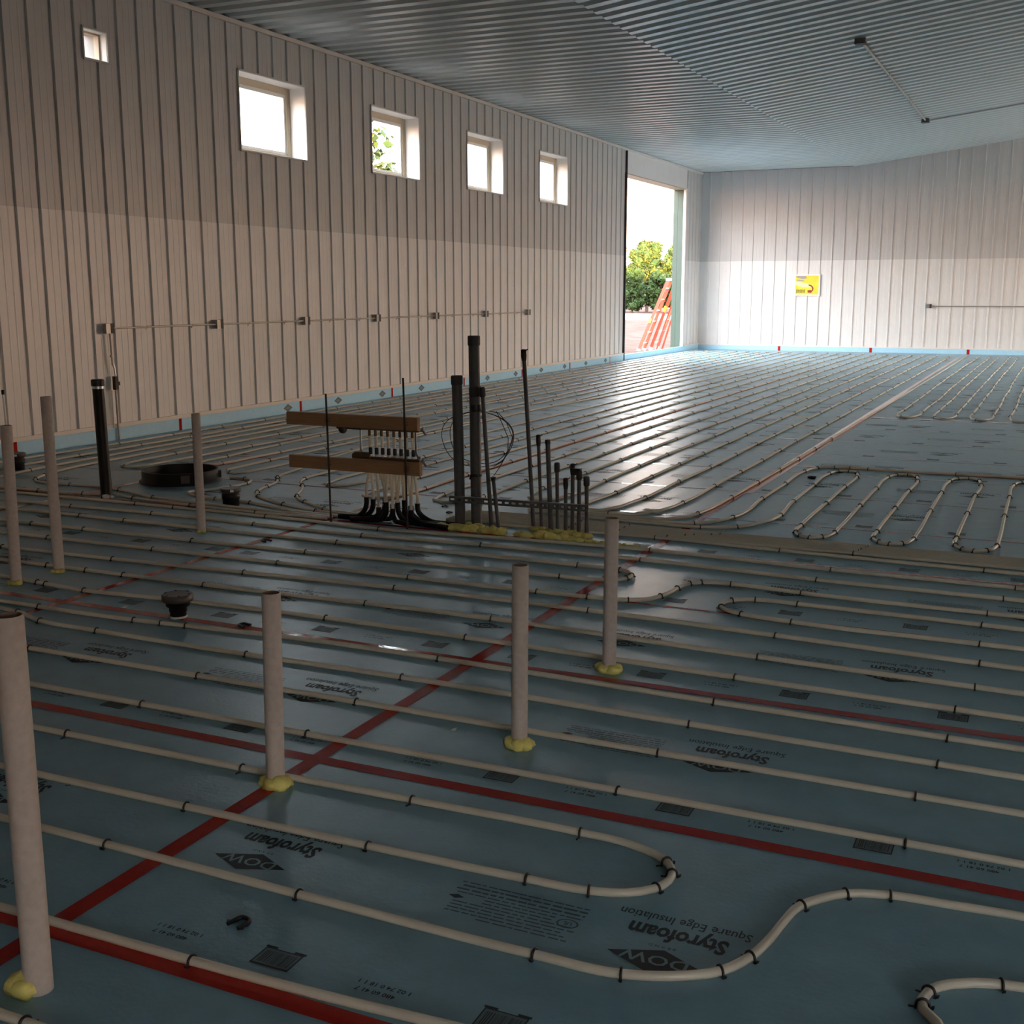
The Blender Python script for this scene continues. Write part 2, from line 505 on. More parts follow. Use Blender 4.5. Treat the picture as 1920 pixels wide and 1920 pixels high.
# ------------------------------------------------------------------ base trim and edge foam
t2 = MB()
t2.box((XW+0.0, YF, 0.140), (XW+0.040, 26.44, 0.180)); t2.box((XW, 31.40, 0.140), (XW+0.040, YB, 0.180))
struct(t2.build('trim_2', 'trim'), 'cream ledge trim along the foot of the left wall')
struct(MB().box((XW, YB-0.040, 0.120), (XR, YB, 0.155)).build('trim_3', 'panel_low'), 'white ledge trim along the foot of the back wall')
base_l = struct(MB().box((XW-0.002, YF, -0.05), (XW+0.002, YB, 0.139)).build('baseboard_left', 'shell'))
SEAM_L = [10.88 + 2.44*k for k in range(-6, 9)]
ed = [YF] + [s for s in SEAM_L if YF < s < YB] + [YB]
for a, b in zip(ed, ed[1:]):
    MB().box((XW+0.003, a+0.003, 0.0), (XW+0.034, b-0.003, 0.139), bev=0.003).build('foam_strip', 'foam_edge', base_l)
    for f_ in (0.38, 0.88):
        yd = a + (b-a)*f_
        if 13 < yd < 26 and b - a > 2:
            mb = MB()
            X_ = XW + 0.0346
            mb.add([(X_, yd-0.10, 0.072), (X_, yd, 0.020), (X_, yd+0.10, 0.072), (X_, yd, 0.124)], [(0,1,2,3)], 0)
            mb.add([(X_+0.0006, yd-0.062, 0.072), (X_+0.0006, yd, 0.046), (X_+0.0006, yd+0.062, 0.072), (X_+0.0006, yd, 0.098)], [(0,1,2,3)], 1)
            mb.build('strip_print', ['ink_faint', 'ink_bar'], base_l)
    if b < YB - 0.1 and not (26.5 < b < 31.3):
        MB().box((XW+0.033, b-0.024, 0.0), (XW+0.0365, b+0.024, 0.1405)).build('seam_tape', 'tape', base_l)
base_b = struct(MB().box((XW, YB-0.002, -0.05), (XR, YB+0.002, 0.119)).build('baseboard_back', 'shell'))
ed = [XW+0.035] + [-7.03 + 2.44*k for k in range(7)] + [XR]
for a, b in zip(ed, ed[1:]):
    MB().box((a+0.003, YB-0.034, 0.0), (b-0.003, YB-0.003, 0.119), bev=0.003).build('foam_strip', 'foam_edge', base_b)
    if b < XR - 0.1:
        MB().box((b-0.035, YB-0.0365, 0.0), (b+0.035, YB-0.033, 0.1205)).build('seam_tape', 'tape', base_b)

# ------------------------------------------------------------------ windows
def window(n, y0, y1, z0, z1, small=False):
    root = struct(bpy.data.objects.new('window_%d' % n, None)); C.objects.link(root)
    root.location = (XW, (y0+y1)/2, z0)
    root.empty_display_size = 0.2
    hy, h = (y1-y0)/2, z1-z0
    xi, xo = 0.012, (-0.15 if small else XOUT - XW)
    t = 0.012
    ln = MB()
    ln.box((xo, -hy, 0), (xi, -hy+t, h)); ln.box((xo, hy-t, 0), (xi, hy, h))
    ln.box((xo, -hy+t, h-t), (xi, hy-t, h)); ln.box((xo, -hy+t, 0), (xi, hy-t, t))
    ln.build('window_liner', 'white', root)
    cs = MB(); w = 0.016
    cs.box((xi-0.002, -hy-w*.3, -w*.5), (xi+0.012, -hy+0.008, h+w*.5)); cs.box((xi-0.002, hy-0.008, -w*.5), (xi+0.012, hy+w*.3, h+w*.5))
    cs.box((xi-0.002, -hy, h-0.006), (xi+0.012, hy, h+w*.8)); cs.box((xi-0.002, -hy, -w*.8), (xi+0.012, hy, 0.006))
    cs.build('window_trim', 'panel_up', root)
    fr = MB(); fw = 0.02 if small else 0.085
    x0, x1 = xo+0.01, xo+0.075
    fr.box((x0, -hy+t, t), (x1, -hy+t+fw, h-t)); fr.box((x0, hy-t-fw, t), (x1, hy-t, h-t))
    fr.box((x0, -hy+t+fw, h-t-fw), (x1, hy-t-fw, h-t)); fr.box((x0, -hy+t+fw, t), (x1, hy-t-fw, t+fw*.7))
    fr.build('window_frame', 'frame', root)
    if not small:
        sa = MB(); a = -hy+t+fw; b = hy-t-fw; s = 0.042; xa, xb = xo+0.03, xo+0.06
        sa.box((xa, a, t+fw*.7), (xb, a+s, h-t-fw)); sa.box((xa, b-s, t+fw*.7), (xb, b, h-t-fw))
        sa.box((xa, a+s, h-t-fw-s), (xb, b-s, h-t-fw)); sa.box((xa, a+s, t+fw*.7), (xb, b-s, t+fw*.7+s))
        sa.build('sash', 'white', root)
    MB().box((xo+0.043, -hy+t+fw-0.005, t+fw*.6), (xo+0.047, hy-t-fw+0.005, h-t-fw+0.005)).build('pane', 'glass', root)
for i, wv in enumerate(WIN): window(i+2, *wv)
window(1, *SMALL, small=True)

# ------------------------------------------------------------------ doorway
d1 = struct(bpy.data.objects.new('door_1', None)); C.objects.link(d1); d1.location = (XW, DOOR[0], 0)
d1['label'] = 'tall open doorway beside the far left corner, green steel jamb'
dw, dh = DOOR[1]-DOOR[0], DOOR[3]
MB().box((-0.02, -0.055, 0.0), (0.05, -0.015, ZE-0.06)).build('door_track', 'dark', d1)
MB().box((0.0, -0.012, 0.0), (0.035, 0.02, dh)).build('near_jamb_trim', 'trim', d1)
jm = MB()
jm.box((-0.33, dw-0.03, -0.05), (-0.21, dw+0.02, dh)); jm.box((-0.20, dw-0.05, -0.05), (-0.05, dw+0.02, dh)); jm.box((-0.21, dw-0.02, -0.05), (-0.20, dw+0.02, dh))
jm.build('far_jamb', 'green', d1)
MB().box((-0.05, dw-0.055, 0.0), (0.02, dw-0.01, dh)).build('far_jamb_liner', 'white', d1)
MB().box((0.0, dw-0.01, 0.0), (0.024, dw+0.07, dh+0.02)).build('far_jamb_trim', 'trim', d1)
MB().box((-0.33, -0.02, dh-0.02), (0.0, dw, dh)).build('head_jamb', 'frame', d1)
MB().box((-0.33, -0.02, -0.05), (-0.02, -0.005, dh)).build('near_jamb', 'green', d1)

# ------------------------------------------------------------------ floor of foam boards
floor = struct(MB().box((XOUT, YF-0.3, -0.16), (XR+0.3, YB+0.3, -0.056)).build('floor', 'shell'), 'floor of blue foam boards with red taped seams')
BX = [XW+0.036, -7.07, -4.655, -2.24, 0.18, 2.60, 5.02]
BY0, BP = 2.0, 1.2245
def text_mesh(body, size, bold=0.0, sx=1.0):
    cu = bpy.data.curves.new('lettering', 'FONT')
    cu.body = body; cu.size = size; cu.offset = bold; cu.align_x = 'CENTER'; cu.resolution_u = 2
    ob = bpy.data.objects.new('lettering', cu); C.objects.link(ob)
    dg = bpy.context.evaluated_depsgraph_get()
    me = bpy.data.meshes.new_from_object(ob.evaluated_get(dg))
    vs = [(v.co.x*sx, v.co.y, 0.0) for v in me.vertices]
    fs = [tuple(p.vertices) for p in me.polygons]
    bpy.data.objects.remove(ob); bpy.data.curves.remove(cu); bpy.data.meshes.remove(me)
    return vs, fs
T_BIG = text_mesh('Styrofoam', 0.090, 0.0030, 0.69)
T_SUB = text_mesh('Square Edge Insulation', 0.052, 0.0003, 0.74)
T_BRAND = text_mesh('B R A N D', 0.016, 0.0, 1.0)
T_DOW = text_mesh('DOW', 0.060, 0.0008, 1.12)
T_UL = text_mesh('UL', 0.022, 0.0006, 1.0)
T_DIG = [text_mesh(s, 0.020, 0.0004, 1.1) for s in ('1 02 74 0 18 1 1', '480 60 41 7')]
T_COD = text_mesh('|| ||| | || |||| | || | ||| ||', 0.034, 0.0006, 0.9)
def put(mb, tm, cx, cy, z, mi=0):
    """lettering that reads from the far side: turned half way round"""
    vs, fs = tm
    mb.add([(cx - x, cy - y_, z) for x, y_, _ in vs], fs, mi)
ZP = 0.0008
def board_print(w, ph_logo, ph_bar):
    mb = MB()           # 0 ink, 1 faint ink, 2 bar grey, 3 knockout blue
    x = ph_logo
    while x < w - 0.16:
        if x > 0.16:
            cx = x
            mb.add([(cx-0.122,0.515,ZP),(cx-0.01,0.463,ZP),(cx+0.122,0.515,ZP),(cx+0.01,0.567,ZP)], [(0,1,2,3)], 0)
            put(mb, T_DOW, cx, 0.5365, ZP*1.6, 3)
            put(mb, T_BRAND, cx+0.0, 0.585, ZP)
            put(mb, T_BIG, cx+0.02, 0.667, ZP)
            put(mb, T_SUB, cx+0.02, 0.725, ZP)
        # block of fine print
        fx0, fx1 = cx_f(x)
        if fx0 > 0.02 and fx1 < w - 0.02:
            rnd = random.Random(int(x*100))
            yy = 0.500
            for r in range(11):
                if 5 <= r <= 6:
                    a, b = fx0 + 0.10, fx1 - 0.07
                elif r < 5:
                    a, b = fx0 + 0.02 + (0.10 if r < 1 else 0), fx1 - 0.015*(r % 3)
                else:
                    a, b = fx0 + 0.01*(r % 2), fx1
                hgt = 0.0075 if r not in (8, 9) else 0.011
                px = a
                while px < b:
                    q = min(b, px + rnd.uniform(0.012, 0.045))
                    mb.quad(px, yy, q, yy+hgt*0.75, ZP, 1)
                    px = q + rnd.uniform(0.003, 0.008)
                yy += hgt + 0.0085
            mb.add([(fx0+0.02+0.03*math.cos(k*PI/2)*0.8, 0.59+0.011*math.sin(k*PI/2), ZP) for k in range(4)], [(0,1,2,3)], 0)
            cxu, cyu = fx1 - 0.03, 0.583
            ring = []
            for k in range(16):
                an = 2*PI*k/16
                ring += [(cxu+0.030*math.cos(an), cyu+0.022*math.sin(an), ZP), (cxu+0.025*math.cos(an), cyu+0.018*math.sin(an), ZP)]
            mb.add(ring, [(2*k, 2*k+1, (2*k+3) % 32, (2*k+2) % 32) for k in range(16)], 1)
            put(mb, T_UL, cxu, cyu+0.008, ZP, 1)
        x += 1.207
    x = ph_bar
    k = 0
    while x < w - 0.07:
        if x > 0.07:
            a, b, c, d = x-0.055, x+0.055, 0.098, 0.172
            mb.quad(a, c, b, d, ZP, 2)
            e = 0.006
            for q in ((a,c,b,c+e),(a,d-e*.6,b,d),(a,c,a+e*.6,d),(b-e*.6,c,b,d)): mb.quad(*q, ZP*1.5, 0)
            mb.quad(a-0.004, d, a+0.03, d+0.008, ZP*1.5, 0); mb.quad(b-0.03, d, b+0.004, d+0.008, ZP*1.5, 0)
            rnd = random.Random(5)
            px = a + 0.012
            while px < b - 0.012:
                wd = rnd.choice((0.0010, 0.0015, 0.0024))
                mb.quad(px, c+0.012, px+wd, d-0.012, ZP*1.5, 0)
                px += wd + rnd.choice((0.002, 0.003, 0.005))
        if 0.12 < x + 0.30 < w - 0.12:
            put(mb, T_DIG[0], x+0.30, 0.150, ZP, 0); put(mb, T_DIG[1], x+0.29, 0.122, ZP, 0)
        x += 0.6035; k += 1
    return mb.mesh('board_print', ['ink', 'ink_faint', 'ink_bar', 'ink_blue'])
def cx_f(x): return (x - 0.60, x - 0.225)
board_mesh = {}
print_mesh = {}
SEAMX = {}
for r in range(-3, 26):
    y0 = BY0 + BP*r
    y1 = min(y0 + BP, YB - 0.036)
    if y1 < YF + 0.3: continue
    for c in range(6):
        x0, x1 = BX[c], BX[c+1]
        key = (c, y1 - y0 < BP - 0.01)
        if key not in board_mesh:
            board_mesh[key] = MB().box((0.0025, 0.0025, -0.055), (x1-x0-0.0025, y1-y0-0.0025, 0.0), bev=0.004).mesh('foam_board', 'foam')
        bo = link('foam_board', board_mesh[key], floor, (x0, y0, 0))
        if c <= 4 and y1 - y0 > 1:
            # measured print positions on the near rows, else a varied offset
            ph = {(0,2):0.40,(0,3):0.25,(0,4):0.0,(1,2):0.83,(1,3):0.075,(1,1):0.83,(2,3):0.45,(2,2):1.05,(3,3):1.055,(4,3):0.3}.get((r, c), ((r*0.37 + c*0.61) % 1.2))
            pb = {(0,2):0.0,(0,3):0.0,(1,2):0.175,(1,3):0.045,(2,2):0.31,(2,3):0.16,(3,2):0.2,(3,3):0.49}.get((r, c), ((r*0.23 + c*0.41) % 0.6))
            ph, pb = round(ph*8)/8 if (r, c) not in ((0,2),(0,3),(1,2),(1,3)) else ph, round(pb*6)/6 if (r, c) not in ((0,2),(0,3),(1,2),(1,3)) else pb
            if r == 0 and c == 3: pb = 0.62 - 0.6035
            pk = (c, round(ph, 3), round(pb, 3))
            if pk not in print_mesh:
                print_mesh[pk] = board_print(x1-x0, ph - 1.207 if ph > 0.9 else ph, pb)
            link('board_print', print_mesh[pk], bo)

# seam tape
def tape_x(y, x0, x1, w=0.056, z=0.0014):
    mb = MB(); n = max(2, int((x1-x0)/0.4)); L = []
    for i in range(n+1):
        x = x0 + (x1-x0)*i/n
        wob = 0.006*noise.noise(Vector((x*0.7, y*3.1, 0)))
        L.append((x, y - w/2 + wob, y + w/2 + wob))
    for (xa, a0, a1), (xb, b0, b1) in zip(L, L[1:]):
        mb.add([(xa,a0,z),(xb,b0,z),(xb,b1,z),(xa,a1,z)], [(0,1,2,3)])
    xa, xb = L[0][0], L[-1][0]
    return mb.build('seam_tape', 'tape', floor)
def tape_y(x, y0, y1, w=0.056, z=0.0018):
    mb = MB(); n = max(2, int((y1-y0)/0.4)); L = []
    for i in range(n+1):
        y = y0 + (y1-y0)*i/n
        wob = 0.008*noise.noise(Vector((x*2.3, y*0.7, 5)))
        L.append((y, x - w/2 + wob, x + w/2 + wob))
    for (ya, a0, a1), (yb, b0, b1) in zip(L, L[1:]):
        mb.add([(a0,ya,z),(a1,ya,z),(b1,yb,z),(b0,yb,z)], [(0,1,2,3)])
    return mb.build('seam_tape', 'tape', floor)
for r in range(-2, 26):
    y = BY0 + BP*r + (0.035 if r == 4 else 0)
    if y > 7.5: # farther seams: narrower tape on the left field, wide strips at the right
        tape_x(y, BX[0], BX[3], 0.030)
        tape_x(y, BX[3], 5.0, 0.018)
    else:
        tape_x(y, BX[0], 5.0, 0.056 if r < 3 else (0.022 if r == 3 else 0.05))
tape_x(10.98, -2.2, 3.5, 0.05); tape_x(15.72, -2.2, 3.5, 0.06)
for x in BX[1:5]:
    tape_y(x, YF+0.2, YB-0.05, 0.06 if x > -4 else 0.05)
tape_y(-2.185, 9.3, 20.0, 0.05, 0.0022)

# ------------------------------------------------------------------ heating tubes
RT = 0.0118
def tie_mesh():
    mb = MB(); n = 9; r = RT + 0.0028
    pts = [(r*math.cos(PI*i/(n-1)), 0, 0.0115 + r*math.sin(PI*i/(n-1))) for i in range(n)]
    pts = [(r+0.001, 0, 0.0), ] + pts + [(-r-0.001, 0, 0.0)]
    mb.tube(pts, [0.0036]*len(pts), 5)
    mb.obox((r+0.004, 0.0, 0.006), (0.006,0,0.002), (0,0.004,0), (0.001,0,0.0035))
    mb.bar((-r, 0, 0.004), (-r-0.016, 0.004, 0.002), 0.004, 0.003)
    return mb.mesh('staple', 'tie')
TIE = tie_mesh()
TIE_V = [tuple(v.co) for v in TIE.vertices]; TIE_F = [tuple(p.vertices) for p in TIE.polygons]
def smooth(pts, step=0.06):
    """Catmull-Rom through 2-D points"""
    P = [Vector((p[0], p[1])) for p in pts]
    out = []
    for i in range(len(P)-1):
        p0 = P[max(i-1, 0)]; p1 = P[i]; p2 = P[i+1]; p3 = P[min(i+2, len(P)-1)]
        L = (p2-p1).length
        # centripetal-ish tangents
        def tang(a, b, c):
            la, lb = max((b-a).length, 1e-6), max((c-b).length, 1e-6)
            return ((b-a)/la*lb + (c-b)/lb*la)/(la+lb) if True else None
        m1 = tang(p0, p1, p2)*L if i > 0 else (p2-p1)
        m2 = tang(p1, p2, p3)*L if i < len(P)-2 else (p2-p1)
        n = max(1, min(24, int(L/step)))
        for k in range(n):
            t = k/n
            out.append(p1*(2*t**3-3*t*t+1) + m1*(t**3-2*t*t+t) + p2*(-2*t**3+3*t*t) + m2*(t**3-t*t))
    out.append(P[-1])
    return out
def at_len(P, d):
    for a, b in zip(P, P[1:]):
        L = (b-a).length
        if d <= L or b is P[-1]:
            return a + (b-a)*(min(d, L)/max(L, 1e-9)), (b-a)
        d -= L
def near_dir(P, q):
    best = None
    for a, b in zip(P, P[1:]):
        ab = b-a; t = max(0, min(1, (Vector(q)-a).dot(ab)/max(ab.dot(ab), 1e-9)))
        c = a + ab*t; d = (c-Vector(q)).length
        if best is None or d < best[0]: best = (d, c, ab)
    return best[1], best[2]
def tube(pts, label, ties=None, every=None, stuff=False, group=None, z=0.012, step=0.06, wob=0.0, start=0.4):
    P = smooth(pts, step)
    if wob:
        Q = []
        for p in P:
            w = wob*noise.noise(Vector((p.x*1.3, p.y*0.55, 3.0)))*1.6
            Q.append(Vector((p.x + w, p.y + wob*0.3*noise.noise(Vector((p.x, p.y, 9))))))
        P = Q
    o = MB().tube([(p.x, p.y, z) for p in P], RT, 8).build('heating_tube', 'pex')
    tag(o, label, 'tube', group)
    spots = [near_dir(P, q) for q in (ties or [])]
    if every:
        total = sum((b-a).length for a, b in zip(P, P[1:]))
        d = start
        while d < total - 0.1:
            spots.append(at_len(P, d)); d += every*random.uniform(0.9, 1.12)
    if stuff and spots:
        mb = MB()
        for c, d in spots:
            a = math.atan2(d.y, d.x) - PI/2 + random.uniform(-.12, .12); ca, sa = math.cos(a), math.sin(a)
            mb.add([(c.x + x*ca - y_*sa, c.y + x*sa + y_*ca, z_ + z - 0.012) for x, y_, z_ in TIE_V], TIE_F)
        so = mb.build('staples', 'tie', o); so['kind'] = 'stuff'
    else:
        for c, d in spots:
            link('staple', TIE, o, (c.x, c.y, z - 0.012), math.atan2(d.y, d.x) - PI/2 + random.uniform(-.12, .12))
    return o

XL, XRT = -8.8, 4.2
run = lambda y, x0=XL, x1=XRT: [(x0, y), (x1, y)]
tube([(XL,1.68),(-2.0,1.68),(0.3,1.69),(XRT,1.68)], 'cream tube lowest in the picture, cut by its bottom left corner', every=0.95)
tube([(XL,2.02),(-2.42,2.02),(-1.36,2.045),(-1.14,2.06),(-0.6,2.12),(-0.35,2.28),(-0.13,2.52),(-0.165,2.56),(-0.172,2.60),(-0.16,2.645),(-0.12,2.69),(-0.07,2.72),(0.0,2.742),(0.2,2.75),(XRT,2.75)],
     'cream tube crossing behind the nearest sleeve, curving at the lower right corner', ties=[(-1.79,2.02),(-0.01,2.74),(-0.165,2.64),(-0.17,2.58),(-2.75,2.02)], every=None, step=0.03)
tube([(XL,2.40),(-4,2.41),(-2.42,2.41),(-1.5,2.40),(-1.05,2.40),(-0.83,2.41),(-0.72,2.45),(-0.62,2.52),(-0.57,2.61),(-0.545,2.71),(-0.53,2.81),(-0.51,2.90),(-0.47,2.96),(-0.41,3.02),(-0.3,3.06),(-0.15,3.075),(0.03,3.09),(0.5,3.10),(XRT,3.08)],
     'cream tube with the big S-bend round the boldest black diamond print', ties=[(-2.42,2.41),(-1.74,2.4),(-1.05,2.4),(-0.83,2.41),(-0.62,2.52),(-0.57,2.61),(-0.51,2.91),(-0.41,3.02),(-0.3,3.06),(-3.3,2.41)], step=0.03)
tube([(XL,2.70),(-4,2.70),(-2.38,2.71),(-1.72,2.72),(-1.22,2.735),(-1.05,2.745),(-0.95,2.775),(-0.885,2.83),(-0.862,2.89),(-0.872,2.95),(-0.91,3.0),(-0.98,3.035),(-1.06,3.055),(-1.19,3.06),(-1.73,3.05),(-2.41,3.03),(-3.2,3.02),(-5,3.03),(XL,3.03)],
     'cream tube making a U-turn just left of the S-bend', ties=[(-2.38,2.71),(-1.72,2.72),(-1.22,2.74),(-1.04,2.74),(-0.87,2.83),(-0.865,2.93),(-0.9,2.99),(-1.19,3.06),(-1.76,3.05),(-2.41,3.03),(-3.19,3.02)], step=0.03)
tube([(XL,3.37),(-3.76,3.375),(-2.4,3.385),(-1.2,3.39),(0.02,3.395),(XRT,3.40)], 'straight cream tube running just behind the row of bar code boxes nearest the U-turn', ties=[(-3.16,3.38),(-2.39,3.39),(-1.19,3.39),(-0.3,3.39),(-4.1,3.38)])
tube([(XL,3.74),(-4.19,3.74),(-2.41,3.752),(-1.17,3.75),(0.0,3.75),(XRT,3.75)], 'straight cream tube passing in front of the third sleeve, over diamond prints', ties=[(-4.14,3.74),(-3.19,3.74),(-2.41,3.75),(-1.17,3.75),(-0.31,3.75)])
tube([(XL,4.19),(-5.0,4.20),(-4.68,4.17),(-4.45,4.095),(-4.07,4.08),(-3.19,4.075),(-2.4,4.09),(-1.15,4.065),(0.0,4.05),(XRT,4.05)], 'cream tube bending behind the top of the nearest sleeve', ties=[(-4.68,4.17),(-4.45,4.09),(-4.07,4.08),(-3.19,4.07),(-2.4,4.09),(-1.15,4.07),(-0.27,4.05)])
tube([(XL,4.28),(-4.93,4.29),(-4.0,4.30),(-3.74,4.325),(-3.22,4.37),(-2.0,4.37),(-1.13,4.34),(0.0,4.315),(XRT,4.31)], 'cream tube lying along red tape in front of the flared black drain', ties=[(-4.66,4.3),(-4.04,4.31),(-3.88,4.3),(-3.74,4.33),(-3.22,4.37),(-2.38,4.37),(-1.13,4.34),(-0.26,4.32)])
tube([(XL,4.70),(-5.19,4.68),(-4.7,4.64),(-4.2,4.68),(-3.6,4.715),(-2.2,4.71),(-1.13,4.67),(0,4.64),(XRT,4.63)], 'cream tube running behind the flared black drain', ties=[(-5.07,4.68),(-5.0,4.67),(-4.7,4.64),(-3.2,4.71),(-2.42,4.71),(-1.13,4.67),(-0.26,4.65)])
tube([(XL,4.98),(-5.35,5.0),(-4.2,5.01),(-2.45,5.055),(-1.11,4.99),(0,4.95),(XRT,4.94)], 'cream tube passing the foot of the sleeve with a yellow collar beside red tape', ties=[(-5.34,5.0),(-5.04,5.02),(-4.76,4.99),(-4.19,5.0),(-3.17,5.04),(-2.45,5.06),(-1.11,4.99),(-0.21,4.96)])
tube([(XL,5.29),(-5.1,5.29),(-4.17,5.34),(-3.2,5.39),(-2.07,5.40),(-1.11,5.35),(0,5.29),(XRT,5.28)], 'straight cream tube just nearer than the small S-bend', ties=[(-6.0,5.29),(-5.11,5.29),(-4.17,5.34),(-3.2,5.39),(-2.07,5.4),(-1.11,5.35),(-0.21,5.32)])
tube([(XL,5.60),(-5.08,5.61),(-3.7,5.63),(-2.46,5.64),(-2.17,5.65),(-1.96,5.675),(-1.87,5.73),(-1.825,5.82),(-1.80,5.93),(-1.79,6.04),(-1.765,6.15),(-1.70,6.215),(-1.54,6.235),(-1.16,6.20),(0,6.18),(XRT,6.17)],
     'cream tube with the small S-bend behind the right-hand sleeve', ties=[(-5.96,5.62),(-5.08,5.61),(-4.14,5.61),(-3.25,5.64),(-2.46,5.64),(-2.17,5.65),(-1.95,5.67),(-1.82,5.82),(-1.8,6.02),(-1.77,6.16),(-1.72,6.22),(-1.55,6.24),(-1.16,6.2),(-0.23,6.18)], step=0.03)
tube([(XL,5.92),(-5.04,5.92),(-4.16,5.94),(-3,6.0),(-2.5,6.01),(-2.26,6.025),(-2.15,6.08),(-2.11,6.16),(-2.135,6.24),(-2.21,6.295),(-2.32,6.312),(-2.5,6.312),(-3.14,6.31),(-4.14,6.265),(-5.2,6.26),(-6.3,6.27),(XL,6.26)],
     'cream tube ending in a U-turn beside the right-hand sleeve', ties=[(-5.03,5.91),(-4.16,5.94),(-2.48,6.01),(-2.12,6.12),(-2.11,6.2),(-2.22,6.3),(-2.49,6.31),(-4.14,6.26),(-6.43,5.93),(-5.95,5.93),(-6.34,6.27),(-5.92,6.26)], step=0.03)
tube([(XRT,5.95),(0,5.935),(-0.24,5.945),(-1.13,5.965),(-1.32,5.965),(-1.43,5.925),(-1.485,5.84),(-1.48,5.75),(-1.43,5.69),(-1.35,5.655),(-1.2,5.625),(-1.05,5.61),(-0.23,5.605),(XRT,5.59)],
     'cream tube ending in a U-turn to the right of the small S-bend', ties=[(-1.47,5.9),(-1.35,5.96),(-1.13,5.96),(-0.24,5.94),(-1.48,5.74),(-1.35,5.65),(-1.09,5.61),(-0.23,5.6)], step=0.03)
tube([(XL,6.52),(-6.5,6.54),(-5.9,6.56),(-4.11,6.52),(-3.26,6.58),(-2.2,6.61),(-1.14,6.535),(0,6.52),(XRT,6.5)], 'straight cream tube nearest the yellow spray foam line', ties=[(-6.69,6.53),(-5.93,6.57),(-5.0,6.55),(-4.11,6.52),(-3.26,6.58),(-2.2,6.61),(-1.14,6.53),(-0.17,6.52)])
tube([(XL,6.80),(-6.3,6.82),(-5.95,6.82),(-4.9,6.80),(-4.12,6.75),(-3.19,6.83),(-2.23,6.885),(-1.11,6.82),(-0.12,6.80),(XRT,6.8)], 'cream tube hugging the red tape right of the yellow spray foam', ties=[(-6.32,6.83),(-5.95,6.82),(-5.1,6.80),(-4.12,6.75),(-2.23,6.89),(-1.11,6.82),(-0.12,6.8)])
tube([(-3.45,7.225),(-2.9,7.25),(-2.32,7.262),(-1.49,7.21),(-0.3,7.165),(XRT,7.14)], 'cream tube just nearer than the tight bundle on the right', ties=[(-2.32,7.28),(-1.49,7.21),(-0.3,7.16)])
# tight bundle leaving the manifold to the right
BUN = 'tubes of the tight bundle on the right'
for k in range(8):
    y = 7.30 + 0.036*k; ny = 7.24 + 0.05*k
    tie_pos = [(-2.95+0.13*(k % 3), y), (-2.25+0.05*k, y), (-1.06+0.01*k, y)] if k % 3 != 1 else [(-2.6, y)]
    tube([(-3.86, ny), (-3.62, ny+0.03), (-3.25, (ny+y)/2+0.04), (-2.8, y+0.015), (-2.2, y+0.008*math.sin(k)), (-1.1, y+0.012), (0, y), (XRT, y)],
         'cream tube in the tight bundle right of the conduits, %s' % ('nearest one', 'second nearest', 'third nearest', 'fourth nearest', 'fourth farthest', 'third farthest', 'second farthest', 'farthest one')[k], ties=tie_pos, group=BUN, step=0.12)
# right-hand loops
tube([(-3.5,7.86),(-2.9,7.82),(-2.4,7.80),(-2.22,7.84),(-2.10,7.98),(-2.035,8.17),(-2.02,9.02),(-2.01,9.83),(-2.0,10.62),(-1.965,10.80),(-1.87,10.93),(-1.75,10.96),(-1.29,10.955),(-0.36,10.99),(XRT,11.0)],
     'cream tube bordering the loops on the right, turning along their far ends', ties=[(-2.22,7.83),(-2.02,8.17),(-2.03,9.02),(-2.01,9.83),(-1.99,10.6),(-1.94,10.86),(-1.8,10.95),(-1.66,10.955),(-1.5,10.955),(-0.75,10.97),(0.1,10.99)], step=0.04)
loop = [(-3.45,7.78),(-2.6,7.72),(-2.1,7.74),(-1.92,7.84),(-1.80,8.07),(-1.775,9.01),(-1.78,9.84)]
x = -1.78
loops_t = [(-1.92,7.84),(-2.15,7.74),(-1.79,8.4),(-1.775,9.01),(-1.78,9.84)]
for k in range(4):
    xa, xb = -1.78 + 0.505*k, -1.53 + 0.505*k
    loop += [(xa, 10.50), (xa+0.03, 10.68), (xa+0.10, 10.775), (xa+0.19, 10.76), (xb-0.01, 10.62), (xb+0.01, 10.44), (xb-0.0, 9.88), (xb, 9.03), (xb, 8.07),
             (xb+0.005, 7.86), (xb+0.05, 7.74), (xb+0.13, 7.69), (xb+0.21, 7.75), (xb+0.25, 7.90), (xb+0.255, 8.10), (xb+0.25, 9.03), (xb+0.25, 9.90)]
    loops_t += [(xa, 10.55), (xa+0.05, 10.72), (xa+0.14, 10.775), (xb-0.03, 10.66), (xb+0.01, 10.45), (xb, 9.88), (xb, 9.03), (xb, 8.07), (xb+0.01, 7.83), (xb+0.06, 7.73), (xb+0.13, 7.69), (xb+0.20, 7.74), (xb+0.25, 7.92), (xb+0.25, 9.03), (xb+0.25, 9.9)]
loop += [(0.24,10.5),(0.3,10.75),(0.45,10.8),(0.5,10.6),(0.5,8.0)]
tube(loop, 'cream tube winding in long loops over the open boards at right', ties=loops_t, step=0.04)
# far right loops behind the bare strip of boards
FR = 'tubes in the far right field'
ends = [(-1.87,-1.61),(-1.41,-1.17),(-0.97,-0.72),(-0.50,-0.25),(-0.03,0.22)]
words = ['first', 'second', 'third', 'fourth', 'fifth']
for i, (xa, xb) in enumerate(ends):
    tube([(xa+0.06,31.6),(xa+0.02,26),(xa,21),(xa,17),(xa-0.01,16.2),(xa+0.02,15.92),(xa+0.12,15.80),(xb-0.08,15.84),(xb-0.01,16.0),(xb,16.5),(xb+0.01,21),(xb+0.03,26),(xb+0.07,31.6)],
         'narrow cream hairpin loop at far right, %s from the red taped run' % words[i], every=0.9, stuff=True, wob=0.012, step=0.25)

